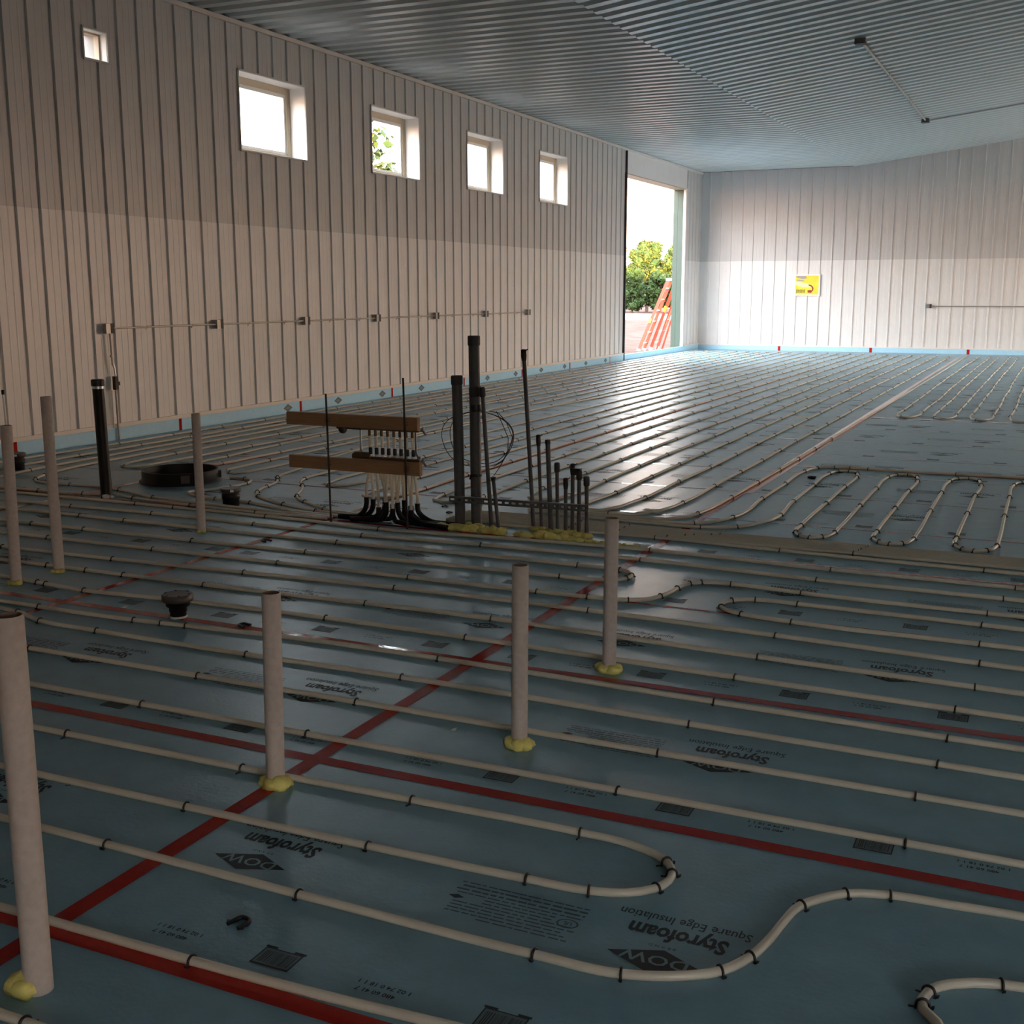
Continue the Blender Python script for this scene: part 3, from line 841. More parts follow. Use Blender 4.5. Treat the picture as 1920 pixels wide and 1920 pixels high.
# left field: long runs toward the back wall
ENDY = 31.7
fieldx = {}
names_near = [
 (-2.515, [(-3.3,7.98),(-2.95,7.93),(-2.72,7.98),(-2.57,8.20),(-2.515,8.60)], 'long cream tube one step left of the red taped run at right'),
 (-2.85, [(-3.5,8.02),(-3.15,7.96),(-2.98,8.03),(-2.90,8.25),(-2.86,8.6)], 'long cream tube two steps left of the red taped run at right'),
 (-3.16, [(-3.75,8.05),(-3.45,8.00),(-3.28,8.08),(-3.20,8.3),(-3.17,8.6)], 'long cream tube three steps left of the red taped run at right'),
]
for x, near, lab in names_near:
    tube(near + [(x,9.5),(x+0.01,14),(x+0.03,22),(x+0.06,ENDY)], lab, every=0.86, stuff=(x < -3), wob=0.014, step=0.2)
tube([(-3.4,7.90),(-2.75,7.86),(-2.45,7.90),(-2.32,8.06),(-2.275,8.4),(-2.255,9.0),(-2.24,9.81),(-2.22,11.1),(-2.19,15),(-2.16,19),(-2.13,25),(-2.10,ENDY)],
     'long cream tube laid along the red tape beside the bare boards', ties=[(-2.29,8.2),(-2.255,8.99),(-2.24,9.81),(-2.22,10.6),(-2.215,11.4),(-2.21,12.2),(-2.20,13.1)], step=0.2)
pairs = [(-3.455,-3.755,8.25),(-4.055,-4.37,7.85),(-4.67,-4.98,7.78),(-5.29,-5.57,8.14)]
GF = 'tubes in the left field'
ordn = ['beside the pipe cluster', 'behind the plank frame at its right end', 'behind the middle of the plank frame', 'behind the left end of the plank frame']
for (xa, xb, ye), lab in zip(pairs, ordn):
    xm = (xa+xb)/2
    tube([(xa+0.06,ENDY),(xa+0.02,20),(xa,ye+1.2),(xa,ye+0.28),(xa-0.04,ye+0.08),(xm,ye),(xb+0.04,ye+0.07),(xb,ye+0.28),(xb,ye+1.2),(xb+0.02,20),(xb+0.06,ENDY)],
         'long cream hairpin tube %s' % lab, every=0.86, stuff=True, wob=0.014, step=0.2)
# runs that turn along the bundle into the manifold from the left
tube([(-5.82,ENDY),(-5.85,20),(-5.87,8.8),(-5.855,8.4),(-5.77,8.2),(-5.66,8.07),(-5.52,7.85),(-5.40,7.62),(-5.31,7.51),(-5.17,7.41),(-4.89,7.24),(-4.62,7.16),(-4.40,7.14)],
     'cream tube swinging round the sump side into the manifold, innermost curve', ties=[(-5.855,8.37),(-5.66,8.07),(-5.4,7.62),(-5.19,7.42),(-4.89,7.23),(-5.88,9.6)], step=0.05)
tube([(-6.15,ENDY),(-6.18,20),(-6.20,8.7),(-6.12,8.36),(-6.02,8.22),(-5.95,8.1),(-5.89,7.89),(-5.83,7.70),(-5.72,7.53),(-5.55,7.40),(-5.28,7.27),(-4.9,7.14),(-4.45,7.09)],
     'cream tube swinging into the manifold just outside the innermost curve', ties=[(-6.11,8.34),(-6.01,8.22),(-5.89,7.89),(-5.8,7.65),(-5.67,7.49),(-5.28,7.27),(-4.9,7.14),(-6.2,9.2)], step=0.05)
tube([(-6.47,ENDY),(-6.5,20),(-6.52,8.8),(-6.53,8.5),(-6.60,8.38),(-6.70,8.40),(-6.79,8.52),(-6.80,8.9),(-6.78,20),(-6.75,ENDY)], 'cream hairpin tube ending behind the round black sump', every=0.88, stuff=True, wob=0.012, step=0.2)
tube([(-6.47,8.15),(-6.33,8.17),(-6.21,8.10),(-6.15,7.97),(-6.15,7.80),(-6.20,7.62),(-6.3,7.4),(-6.1,7.28),(-5.6,7.225),(-5.0,7.06),(-4.6,7.03)], 'short cream tube hooked round the sump and the black canister', ties=[(-6.33,8.16),(-6.16,7.95),(-6.15,7.75),(-5.9,7.26),(-5.55,7.21)], step=0.04)
tube([(-7.05,ENDY),(-7.07,20),(-7.08,9.2),(-7.10,8.75),(-7.20,8.6),(-7.30,8.7),(-7.35,9.2),(-7.34,20),(-7.3,ENDY)], 'cream hairpin tube second beyond the round black sump', every=0.88, stuff=True, wob=0.012, step=0.2)
tube([(-7.6,ENDY),(-7.63,20),(-7.66,8.6),(-7.67,8.38),(-7.73,8.27),(-7.85,8.3),(-7.93,8.5),(-7.95,9.0),(-7.93,20),(-7.9,ENDY)], 'cream hairpin tube ending to the left of the sump', every=0.88, stuff=True, wob=0.012, step=0.2)
tube([(-8.2,ENDY),(-8.23,20),(-8.22,9.0),(-8.16,7.95),(-8.07,7.62),(-7.98,7.42),(-7.85,7.30),(-7.7,7.27),(-7.4,7.30),(-7.0,7.29),(-6.4,7.10),(-5.9,7.05),(-5.26,6.99),(-4.65,6.98)], 'cream tube turning in front of the sump toward the manifold', ties=[(-8.05,7.59),(-7.95,7.40),(-7.46,7.30),(-6.9,7.27),(-6.4,7.10),(-5.9,7.05)], step=0.08)
tube([(-8.5,ENDY),(-8.5,20),(-8.47,9.0),(-8.40,7.75),(-8.32,7.3),(-8.2,7.08),(-8.0,7.0),(-7.47,6.96),(-7.03,7.0),(-6.77,7.055),(-6.52,7.01),(-5.9,6.945),(-5.26,6.90),(-4.66,6.93)], 'cream tube turning past the black standpipe foot toward the manifold', ties=[(-8.40,7.75),(-8.1,7.04),(-7.47,6.955),(-7.03,6.985),(-6.52,7.0),(-5.9,6.945),(-5.26,6.90)], step=0.08)
tube([(-8.76,ENDY),(-8.76,20),(-8.74,9.5),(-8.72,8.0),(-8.7,7.2),(-8.6,6.9),(-8.4,6.8),(-8.2,6.78)], 'long cream tube second from the left wall', every=0.86, stuff=True, wob=0.012, step=0.2)
tube([(-9.05,ENDY),(-9.06,20),(-9.05,9.5),(-9.03,7.4),(-8.95,6.7),(-8.8,6.62)], 'long cream tube nearest the left wall', every=0.86, stuff=True, wob=0.012, step=0.2)

# ------------------------------------------------------------------ beige upright sleeves
def collar(root, r, seed, lumps, size):
    mb = MB(); rnd = random.Random(seed)
    for a, s in lumps:
        mb.blob((math.cos(a)*r*1.05, math.sin(a)*r*1.05, size*0.42*s), (size*s, size*s*0.85, size*0.8*s), seed=rnd.random()*20, amp=0.22)
    o = mb.build('foam_collar', 'sprayfoam', root); o['label'] = 'yellow lumpy spray foam collar'
    return o
GS = 'beige sleeves standing in the floor'
def sleeve(x, y, h, r, label, seed, lumps, size=0.045, lean=(0, 0)):
    t = thing('pipe_sleeve', label, 'pipe', (x, y, 0), GS)
    ln = Vector((lean[0], lean[1], 0))
    mb = MB()
    prof = [(r, 0.0), (r, h*0.33), (r, h*0.66), (r, h), (r-0.004, h+0.001), (r-0.005, h), (r-0.005, h-0.14)]
    mb.lathe(prof[:5], n=28); 
    mb.v = [(vx + lean[0]*vz/h, vy + lean[1]*vz/h, vz) for vx, vy, vz in mb.v]
    mb.build('tube_wall', 'sleeve', t)
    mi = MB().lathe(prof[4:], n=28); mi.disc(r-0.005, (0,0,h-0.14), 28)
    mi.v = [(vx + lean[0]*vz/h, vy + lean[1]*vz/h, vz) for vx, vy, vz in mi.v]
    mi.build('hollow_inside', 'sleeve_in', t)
    collar(t, r, seed, lumps, size)
    return t
D = math.radians
sleeve(-2.05, 1.80, 0.905, 0.033, 'beige upright sleeve largest and nearest, at the left edge of the picture', 1, [(D(215),1.15),(D(180),0.95),(D(250),0.9)], 0.036, (0.006,-0.006))
sleeve(-2.24, 2.985, 0.655, 0.0305, 'beige upright sleeve on the crossing of red tapes', 2, [(D(200),0.8),(D(330),1.05),(D(280),0.85),(D(20),.8)], 0.034, (0.012,0.0))
sleeve(-1.65, 3.63, 0.665, 0.0292, 'beige upright sleeve in the middle, its yellow foam ring complete', 3, [(D(190),0.9),(D(230),0.9),(D(290),0.95),(D(330),0.95),(D(15),0.8)], 0.033, (0.004,0))
sleeve(-1.65, 4.56, 0.668, 0.0297, 'beige upright sleeve rightmost, standing behind a red tape line', 4, [(D(190),1.0),(D(240),0.8),(D(320),1.0),(D(10),0.9)], 0.033, (0.003,0))
sleeve(-5.19, 4.945, 1.017, 0.0305, 'tall beige sleeve second from the left among the three at the left edge', 5, [(D(300),0.6),(D(340),0.7),(D(240),0.6)], 0.030, (-0.006,0))
sleeve(-5.19, 4.63, 0.887, 0.0305, 'beige sleeve touching the left edge of the picture, upper one', 6, [(D(300),0.6),(D(340),0.7),(D(240),0.6)], 0.034, (0.02,0))
sleeve(-5.19, 6.21, 0.803, 0.0292, 'beige sleeve standing in front of the round black sump', 7, [(D(270),0.5),(D(330),0.6)], 0.030, (0.0,0))

# ------------------------------------------------------------------ black plastic drainage pieces
t = thing('standpipe', 'tall black standpipe with a banded rubber cap near the left wall', 'pipe', (-6.77, 6.99, 0))
mb = MB().lathe([(0.044, 0), (0.044, 0.90)], n=24)
mb.v = [(vx - 0.02*vz, vy, vz) for vx, vy, vz in mb.v]; mb.build('pipe_body', 'abs', t)
mb = MB().lathe([(0.046,0.86),(0.047,0.90)], n=24); mb.v = [(vx - 0.02*vz, vy, vz) for vx, vy, vz in mb.v]
b = mb.build('band_clamp', 'steel', t); b['label'] = 'shiny steel band'
mb = MB().lathe([(0.048,0.88),(0.050,0.885),(0.050,0.925),(0.044,0.932)], n=24); mb.disc(0.044, (0,0,0.932)); mb.v = [(vx - 0.02*vz, vy, vz) for vx, vy, vz in mb.v]
mb.build('rubber_cap', 'dark', t)
mb = MB(); mb.blob((0.03,-0.04,0.012),(0.035,0.02,0.02),3,0.3); mb.blob((0.07,-0.02,0.01),(0.02,0.02,0.015),5,0.3)
o = mb.build('foam_collar', 'paper', t); o['label'] = 'pale foam lump at the foot'

t = thing('floor_drain', 'flared black drain with flat brown cap between the two left sleeves', 'drain', (-3.90, 4.46, 0))
MB().lathe([(0.040,0.0),(0.040,0.03),(0.044,0.035),(0.044,0.055),(0.058,0.062),(0.060,0.080),(0.070,0.088),(0.072,0.10)], n=28).build('drain_body', 'abs', t)
mb = MB().lathe([(0.075,0.088),(0.077,0.094),(0.077,0.118),(0.070,0.123)], n=28); mb.disc(0.070, (0,0,0.123), 28); mb.build('drain_cap', 'cap', t)
mb = MB()
for k in range(6):
    a = k*PI/3 + 0.3
    mb.lathe([(0.006,0.118),(0.006,0.126),(0.0,0.126)], (0.062*math.cos(a), 0.062*math.sin(a), 0), 8)
mb.build('cap_screws', 'abs', t)
o = MB().lathe([(0.042,0.0),(0.046,0.008),(0.041,0.012)], n=20).build('foam_ring', 'paper', t); o['label'] = 'white ring at the foot'

def canister(x, y, label, s=1.0):
    t = thing('drain_canister', label, 'drain', (x, y, 0))
    MB().lathe([(0.062*s,0),(0.062*s,0.048*s),(0.068*s,0.052*s),(0.068*s,0.088*s),(0.062*s,0.092*s),(0.062*s,0.105*s)], n=28).build('drain_body', 'abs', t)
    mb = MB().lathe([(0.064*s,0.098*s),(0.076*s,0.108*s),(0.078*s,0.128*s),(0.072*s,0.134*s)], n=28); mb.disc(0.072*s, (0,0,0.134*s), 28); mb.build('drain_cap', 'cap', t)
    o = MB().bar((0.045*s,-0.062*s,0.122*s),(0.065*s,-0.046*s,0.122*s),0.004,0.018).build('cap_sticker', 'paper', t); o['label'] = 'small white sticker'
    return t
canister(-5.65, 7.115, 'black capped canister drain beside the round sump')
canister(-8.60, 7.78, 'black canister drain half hidden at the left edge', 1.15)

t = thing('sump_basin', 'wide round black sump ring standing in the floor', 'basin', (-6.80, 7.90, 0))
mb = MB().lathe([(0.345,0.0),(0.345,0.012),(0.322,0.02),(0.322,0.098),(0.318,0.104),(0.308,0.104),(0.304,0.098),(0.304,-0.03)], n=48)
mb.build('basin_wall', 'abs', t)
MB().disc(0.305, (0,0,0.004), 48).build('basin_bottom', 'dark', t)
for a in (-0.75, 2.4, 0.6):
    c, s_ = math.cos(a), math.sin(a)
    MB().obox((0.331*c, 0.331*s_, 0.055), (0.012*c, 0.012*s_, 0), (-0.035*s_, 0.035*c, 0), (0, 0, 0.03)).build('basin_lug', 'cap', t)
o = MB().lathe([(0.3105,0.1045),(0.3195,0.1045)], n=48).build('basin_rim', 'cap', t)

# ------------------------------------------------------------------ manifold stand
ms = thing('manifold_stand', 'two wooden planks wired to two thin upright steel rods', 'stand', (-4.28, 6.93, 0))
def plank(zc, x0, x1):
    mb = MB(); mb.box((x0+4.28, -0.045, zc-0.0445), (x1+4.28, -0.007, zc+0.0445), bev=0.003)
    return mb.build('plank', 'wood', ms)
p1 = plank(0.722, -4.945, -3.885); p1.rotation_euler = (0, 0, 0)
p2 = plank(0.415, -4.935, -3.872)
for (x, h) in ((-4.59, 0.905), (-3.97, 1.032)):
    MB().tube([(x+4.28, -0.054, -0.05), (x+4.28-0.004, -0.054, h*0.5), (x+4.28-0.012, -0.054, h)], 0.0072, 8).build('steel_rod', 'rebar', ms)
for x in (-4.59, -3.97):
    for z in (0.722, 0.415):
        mb = MB()
        for dz in (-0.012, 0.006):
            q = [(x+4.28-0.016, -0.064, z+dz), (x+4.28+0.014, -0.064, z+dz+0.006), (x+4.28+0.014, -0.003, z+dz+0.006), (x+4.28-0.016, -0.003, z+dz)]
            mb.tube(q, 0.0022, 5, closed=True)
        mb.build('wire_tie', 'rebar', ms)

mf = thing('heating_manifold', 'brass heating manifold with black valve caps hung behind the planks', 'manifold', (-4.28, 6.98, 0))
xs_v = [-4.325 + 0.0490*k for k in range(8)]
for z, nm in ((0.672, 'upper'), (0.455, 'lower')):
    mb = MB().tube([(-0.12, 0, z), (0.36, 0, z)], 0.017, 12)
    o = mb.build('header_bar', 'brass', mf)
for k, x in enumerate(xs_v):
    xx = x + 4.28
    mb = MB(); mb.lathe([(0.0115,0.612),(0.0115,0.652),(0.008,0.660)], (xx-0.012, 0.03, 0), 10); mb.build('balancing_valve', 'brass', mf)
    mb = MB(); mb.lathe([(0.0125,0.488),(0.0135,0.492),(0.0135,0.530),(0.011,0.534),(0.0,0.534)], (xx+0.012, 0.0, 0), 12); mb.build('valve_cap', 'knob', mf)
    o = MB().lathe([(0.006,0.468),(0.009,0.474),(0.006,0.489)], (xx+0.016, 0.0, 0), 8).build('valve_stem', 'paper', mf); o['label'] = 'white valve stem'
for x in (-0.120, 0.322):
    mb = MB(); mb.bar((x, 0.012, 0.70), (x, 0.012, 0.51), 0.014, 0.004, up=(0,1,0)); mb.bar((x, 0.012, 0.51), (x+0.022, 0.012, 0.47), 0.014, 0.004, up=(0,1,0)); mb.bar((x+0.022, 0.012, 0.49), (x+0.022, 0.012, 0.43), 0.03, 0.006, up=(0,1,0))
    mb.build('bracket', 'bracket', mf)
mb = MB().tube([(-0.30, 0, 0.672), (-0.10, 0, 0.672)], 0.020, 12); mb.blob((-0.255, -0.005, 0.655), (0.034, 0.03, 0.034), 2, 0.05); mb.build('ball_valve', 'pvc_dk', mf)
mb = MB().tube([(-0.175, 0, 0.468), (-0.03, 0, 0.468)], 0.022, 12); mb.bar((-0.165,-0.0,0.494),(-0.04,-0.0,0.496),0.014,0.008); mb.build('ball_valve', 'brass', mf)
for z in (0.672, 0.455):
    mb = MB().tube([(0.36, 0, z), (0.39, 0, z)], 0.010, 10); mb.blob((0.385, 0, z+0.006), (0.014, 0.012, 0.018), 4, 0.1); mb.tube([(0.388, -0.004, z), (0.414, -0.012, z-0.026)], 0.009, 8)
    mb.build('drain_cock', 'bracket', mf)
GR = 'tube risers under the manifold'
rows = []; base_off = []
for k in range(16):
    fx = -4.368 + 0.0265*k + (0.045 if 2 <= k < 5 else 0.0) - (0.012 if k > 8 else 0)
    rows.append((fx, 7.00 + 0.045*(k % 2)))
    base_off.append((-0.22 + 0.030*k if k < 8 else 0.05 + 0.044*(k-8), 0.02 - 0.03*(k % 3)))
where = ['%s in the %s row' % (w, r) for w in ('leftmost', 'second from left', 'third from left', 'fourth from left', 'fourth from right', 'third from right', 'second from right', 'rightmost') for r in ('front', 'back')]
for k, ((x, y), (dx, dy)) in enumerate(zip(rows, base_off)):
    t = thing('tube_riser', 'cream riser in black bent sleeve under manifold, %s' % where[k], 'tube', (x, y, 0), GR)
    v = k//2; k_ = k
    k = 0 if k % 2 == 0 else 8
    top = 0.66 if k < 8 else 0.455
    tx = (xs_v[v] - 0.012 if k == 0 else xs_v[v] + 0.012) - x
    ty = (7.012 if k == 0 else 6.98) - y
    zc = 0.150 - 0.02*(k_ % 3) + (0.025 if k_ in (0, 1, 3, 10, 12) else 0)
    MB().tube([(0, 0, zc-0.03), (0, 0, zc+0.05), (tx*0.3, ty*0.3, zc+0.12), (tx, ty, 0.40), (tx, ty, top)], 0.0112, 10).build('riser_tube', 'pex_backlit', t)
    s = 1 if dx >= 0 else -1
    L = abs(dx)*0.62 + 0.05
    pts = [(0, 0, zc), (0.0, 0, zc-0.05), (s*L*0.10, dy*0.1, zc*0.42), (s*L*0.38, dy*0.3, zc*0.16), (s*L*0.75, dy*0.7, 0.022), (s*(L+0.06), dy, 0.016)]
    P3 = []
    for i in range(len(pts)-1):
        a, b2 = Vector(pts[i]), Vector(pts[i+1])
        for q in range(3): P3.append(a.lerp(b2, q/3))
    P3.append(Vector(pts[-1]))
    for _ in range(2): P3 = [P3[0]] + [(P3[i-1]+P3[i]*2+P3[i+1])/4 for i in range(1, len(P3)-1)] + [P3[-1]]
    o = MB().tube(P3, 0.0185, 10).build('bend_sleeve', 'abs', t); o['label'] = 'black bent plastic sleeve'

# ------------------------------------------------------------------ grey conduit cluster
GC = 'conduits tied to the strut'
def riser(x, y, h, r, label, cap='ring', lean=(0,0), mat='pvc', foam=True, seed=1):
    t = thing('conduit', label, 'conduit', (x, y, 0), GC)
    f = lambda z: (lean[0]*z/h, lean[1]*z/h, z)
    MB().tube([f(z) for z in (0, h*.25, h*.5, h*.75, h)], r, 14).build('conduit_pipe', mat, t)
    if cap == 'ring':
        MB().tube([f(h-r*1.6), f(h-r*1.4), f(h-0.002), f(h+0.004)], [r*1.08, r*1.14, r*1.14, r*1.0], 14).build('coupling', 'pvc_dk', t)
    elif cap == 'wrap':
        mb = MB().tube([f(h-0.07), f(h-0.04), f(h+0.002), f(h+0.006)], [r*1.1, r*1.4, r*1.3, r*0.8], 10); mb.bar(Vector(f(h-0.005))+Vector((r,0,0)), Vector(f(h))+Vector((r+0.018,0,0.008)), 0.008, 0.006)
        mb.build('tape_wrap', 'tapeblk', t)
    elif cap == 'bell':
        MB().tube([f(h-0.062), f(h-0.055), f(h-0.012), f(h), f(h+0.006)], [r*1.05, r*1.5, r*1.55, r*1.45, r*0.9], 12).build('adapter', 'pvc_dk', t)
    elif cap == 'flare':
        MB().tube([f(h-0.03), f(h-0.012), f(h)], [r, r*1.2, r*1.55], 12).build('flared_end', 'pvc_dk', t)
    if foam:
        rnd = random.Random(seed*7)
        mb = MB()
        for k in range(3):
            a = rnd.uniform(PI, 2*PI)
            mb.blob((math.cos(a)*r*1.2, math.sin(a)*r*1.2, 0.010), (r*0.9+0.018, r*0.6+0.016, 0.022), seed*3+k, 0.25)
        o = mb.build('foam_collar', 'sprayfoam', t); o['label'] = 'yellow spray foam at the foot'
    return t
g1 = riser(-3.67, 7.09, 1.04, 0.0365, 'thick grey conduit, shorter of the two big pipes beside the planks', 'ring', (-0.018,0), seed=1)
g2 = riser(-3.57, 7.14, 1.306, 0.0382, 'thick grey conduit, tallest pipe of the cluster', 'ring', (-0.012,0), seed=2)
MB().tube([(-0.003,0,0.90),(-0.004,0,0.91),(-0.005,0,0.955),(-0.006,0,0.97)], [0.039,0.043,0.043,0.039], 14).build('coupling', 'pvc_dk', g2)
MB().tube([(0,0,0.80),(0,0,0.81),(0,0,0.84),(0,0,0.85)], [0.039,0.042,0.041,0.039], 14).build('tape_wrap', 'tapeblk', g2)
mb = MB(); mb.tube([(0,0,0.355),(0,0,0.36),(0,0,0.375)], [0.0385,0.041,0.0385], 14); mb.bar((0.02,-0.036,0.40),(0.035,-0.03,0.345),0.014,0.004); mb.bar((-0.02,-0.038,0.37),(-0.034,-0.03,0.335),0.012,0.004)
mb.build('tape_wrap', 'tapeblk', g2)
riser(-3.385, 7.00, 0.972, 0.0140, 'thin grey conduit leaning against the tallest thick pipe', 'bell', (-0.078,0.02), seed=3)
riser(-3.34, 7.02, 0.379, 0.0130, 'short thin conduit with a flared mouth feeding the wire coil', 'flare', (-0.045,0.0), seed=4)
riser(-3.16, 7.19, 1.218, 0.0142, 'slender conduit tallest on the right of the two thick pipes, leaning left', 'wrap', (-0.078,0.0), seed=5)
riser(-3.11, 7.21, 0.65, 0.0120, 'thin conduit with a small torn black wrap, next right of the slender tall one', 'wrap', (-0.028,0.0), seed=6)
riser(-3.02, 7.16, 0.629, 0.0165, 'medium conduit with plain rounded top in the middle of the strut row', 'ring', (-0.028,0.0), seed=7)
riser(-2.98, 7.18, 0.475, 0.0128, 'thin conduit with a wide flared top, fourth of the strut row', 'bell', (-0.008,0.0), seed=8)
riser(-2.91, 7.15, 0.38, 0.0128, 'shortest conduit of the row, black taped top', 'wrap', (-0.002,0.0), seed=9)
h6 = riser(-2.87, 7.17, 0.476, 0.0135, 'conduit with black capped top joined to its right neighbour', 'wrap', (0.0,0.0), seed=10)
riser(-2.81, 7.14, 0.441, 0.0135, 'conduit bridged by black tape, second from the right end of the strut', 'bell', (-0.002,0.0), seed=11)
riser(-2.75, 7.13, 0.404, 0.0135, 'last conduit on the right end of the strut', 'bell', (-0.006,0.0), seed=12)
MB().obox((0.03, -0.01, 0.43), (0.032, 0, 0), (0, 0.014, 0), (0, 0, 0.022)).build('tape_bridge', 'tapeblk', h6)
# perforated strut across the cluster
st = thing('strut_channel', 'slotted steel strut clamped level across the row of conduits', 'strut', (-3.72, 7.02, 0.205))
L = 1.0; hh = 0.0205; n = 20
mb = MB()
step = L/n; sl = 0.0145; sz = 0.0068; th = 0.003; dy = lambda x: 0.055*x/L
for i in range(n):
    xa = i*step; xm = xa + step/2
    yy = dy(xm)
    mb.obox((xm, yy, hh*0.5+sz*0.5), (step/2,0,0), (0,th/2,0), (0,0,(hh-sz)/2))
    mb.obox((xm, yy, -(hh*0.5+sz*0.5)), (step/2,0,0), (0,th/2,0), (0,0,(hh-sz)/2))
    w = (step - 2*sl)/2
    mb.obox((xa+w/2, yy, 0), (w/2,0,0), (0,th/2,0), (0,0,sz)); mb.obox((xa+step-w/2, yy, 0), (w/2,0,0), (0,th/2,0), (0,0,sz))
    for sz_ in (-1, 1): mb.obox((xm, yy+0.012, sz_*hh), (step/2,0,0), (0,0.012,0), (0,0,0.0016))
mb.build('slotted_channel', 'strut', st)
for x, r in ((0.05,.038),(0.15,.04),(0.33,.014),(0.56,.014),(0.61,.012),(0.70,.0165),(0.74,.013),(0.81,.013),(0.85,.0135),(0.91,.0135),(0.97,.0135)):
    mb = MB()
    pts = [(x - r - 0.004, dy(x)+0.02, 0.010), (x - r - 0.003, dy(x)+0.03+r, 0.010), (x, dy(x)+0.03+2*r, 0.010), (x + r + 0.003, dy(x)+0.03+r, 0.010), (x + r + 0.004, dy(x)+0.02, 0.010)]
    mb.tube(pts, 0.004, 6); mb.lathe([(0.006,0.0),(0.006,0.008),(0,0.008)], (x, dy(x)-0.004, -0.004), 6)
    mb.build('pipe_clamp', 'strut', st)
# run of spray foam under and beside the cluster
mb = MB(); rnd = random.Random(3)
x = -3.77
while x < -2.30:
    yb = 7.0 - 0.06*(x+3.77)/1.4
    big = 1.0 if x < -2.72 else 0.55
    if not (-3.28 < x < -3.20):
        mb.blob((x, yb + rnd.uniform(-.015,.015), 0.010*big), (rnd.uniform(.035,.055)*max(big,.7), rnd.uniform(.022,.038)*big, rnd.uniform(.022,.040)*big), rnd.random()*30, 0.3)
    x += rnd.uniform(0.035, 0.06)
tag(mb.build('spray_foam', 'sprayfoam'), 'long lumpy ridge of yellow spray foam at the foot of the conduits', 'foam')
# loose coil of wire
cw = MB()
for (rx, rz, cx, cz, ph, yo) in ((0.275,0.20,-3.60,0.60,0.0,0.0),(0.235,0.185,-3.585,0.61,0.6,0.02)):
    pts = []
    for k in range(40):
        a = 2*PI*k/40
        pts.append((cx + rx*math.cos(a)*(1+0.05*math.sin(3*a+ph)), 7.215 + yo + 0.02*math.sin(a+ph), cz + rz*math.sin(a)*(1+0.06*math.cos(2*a+ph))))
    cw.tube(pts, 0.0028, 5, closed=True)
cw.tube([(-3.385,7.03,0.385),(-3.36,7.07,0.44),(-3.325,7.14,0.54),(-3.32,7.19,0.63),(-3.37,7.20,0.73),(-3.43,7.205,0.79),(-3.50,7.205,0.80)], 0.0028, 5)
cw.tube([(-3.45,7.21,0.80),(-3.40,7.2,0.72),(-3.355,7.2,0.62),(-3.36,7.2,0.53),(-3.40,7.2,0.46),(-3.47,7.21,0.42)], 0.0028, 5)
tag(cw.build('wire_coil', 'wire'), 'thin dark wire coil looped round the two thick conduits', 'wire')

# ------------------------------------------------------------------ wall conduit and boxes
BZ = 1.215
boxy = [9.786 + 1.8465*k for k in range(7)]
GB = 'outlet boxes on the left wall'
nth = ['first, above the drop pipe', 'second from the near end', 'third from the near end', 'fourth, in the middle of the run', 'third from the far end', 'second from the far end', 'last at the far end of the run']
def outlet(x, y, z, rz, label, group):
    t = thing('outlet_box', label, 'outlet box', (x, y, z), group, rz)
    mb = MB(); w, h, d = 0.058, 0.053, 0.05
    mb.box((0, -w, -h), (0.003, w, h)); mb.box((0.003, -w, -h), (d, -w+0.003, h)); mb.box((0.003, w-0.003, -h), (d, w, h)); mb.box((0.003, -w+0.003, h-0.003), (d, w-0.003, h)); mb.box((0.003, -w+0.003, -h), (d, w-0.003, -h+0.003))
    mb.build('box_body', 'box', t)
    MB().box((0.0032, -w+0.004, -h+0.004), (0.010, w-0.004, h-0.004)).build('box_inside', 'boxin', t)
    MB().box((d-0.004, w*0.12, -h), (d+0.004, w, h)).build('half_cover', 'boxin', t)
    mb = MB(); mb.box((d-0.004, -w, -h), (d+0.002, w*0.12, h))
    mb.build('plaster_ring', 'box', t)
    return t
for y, l in zip(boxy, nth):
    outlet(XW+0.033, y, BZ, 0.0, 'dark square outlet box on the left wall, %s' % l, GB)
wc = thing('wall_conduit', 'thin horizontal conduit linking the row of boxes on the left wall', 'conduit', (XW+0.052, 9.8, BZ))
for a, b in zip(boxy, boxy[1:]):
    MB().tube([(0, a-9.8+0.06, 0), (0, b-9.8-0.06, 0)], 0.0105, 8).build('conduit_length', 'emt', wc)
    for f_ in (0.33, 0.75):
        y = a + (b-a)*f_ - 9.8
        mb = MB(); mb.tube([(0, y-0.009, 0), (0, y+0.009, 0)], 0.014, 8); mb.box((-0.02, y-0.008, -0.034), (-0.013, y+0.008, 0.0)); mb.build('conduit_strap', 'emt', wc)
    for yy in (a-9.8+0.062, b-9.8-0.062):
        MB().tube([(0, yy-0.012, 0), (0, yy+0.012, 0)], 0.017, 8).build('box_connector', 'bracket', wc)
dc = thing('drop_conduit', 'upright conduit dropping from the near outlet box to the floor', 'conduit', (XW+0.055, 9.81, 0))
MB().tube([(0,0,BZ-0.05),(0,0.01,0.86),(0,0.012,0.82)], 0.0125, 10).build('conduit_length', 'emt', dc)
MB().tube([(0,0.012,0.84),(0.004,0.03,0.78),(0.008,0.035,0.70),(0.006,0.03,0.66)], 0.011, 10).build('flexible_bend', 'steel', dc)
mb = MB(); mb.box((-0.015,0.008,0.555),(0.028,0.052,0.70)); mb.obox((0.02,0.06,0.62),(0.01,0,0),(0,0.014,0),(0,0,0.02)); mb.build('conduit_body', 'boxin', dc)
MB().tube([(0.004,0.03,0.56),(0.002,0.035,0.30),(0.0,0.04,0.0)], 0.0125, 10).build('conduit_length', 'emt', dc)
MB().tube([(0,0,0.905),(0,0,0.93)], 0.017, 10).build('conduit_strap', 'bracket', dc)
MB().tube([(-0.004,-0.022,0.14),(-0.004,-0.02,0.55)], 0.006, 6).build('conduit_length', 'bracket', dc)
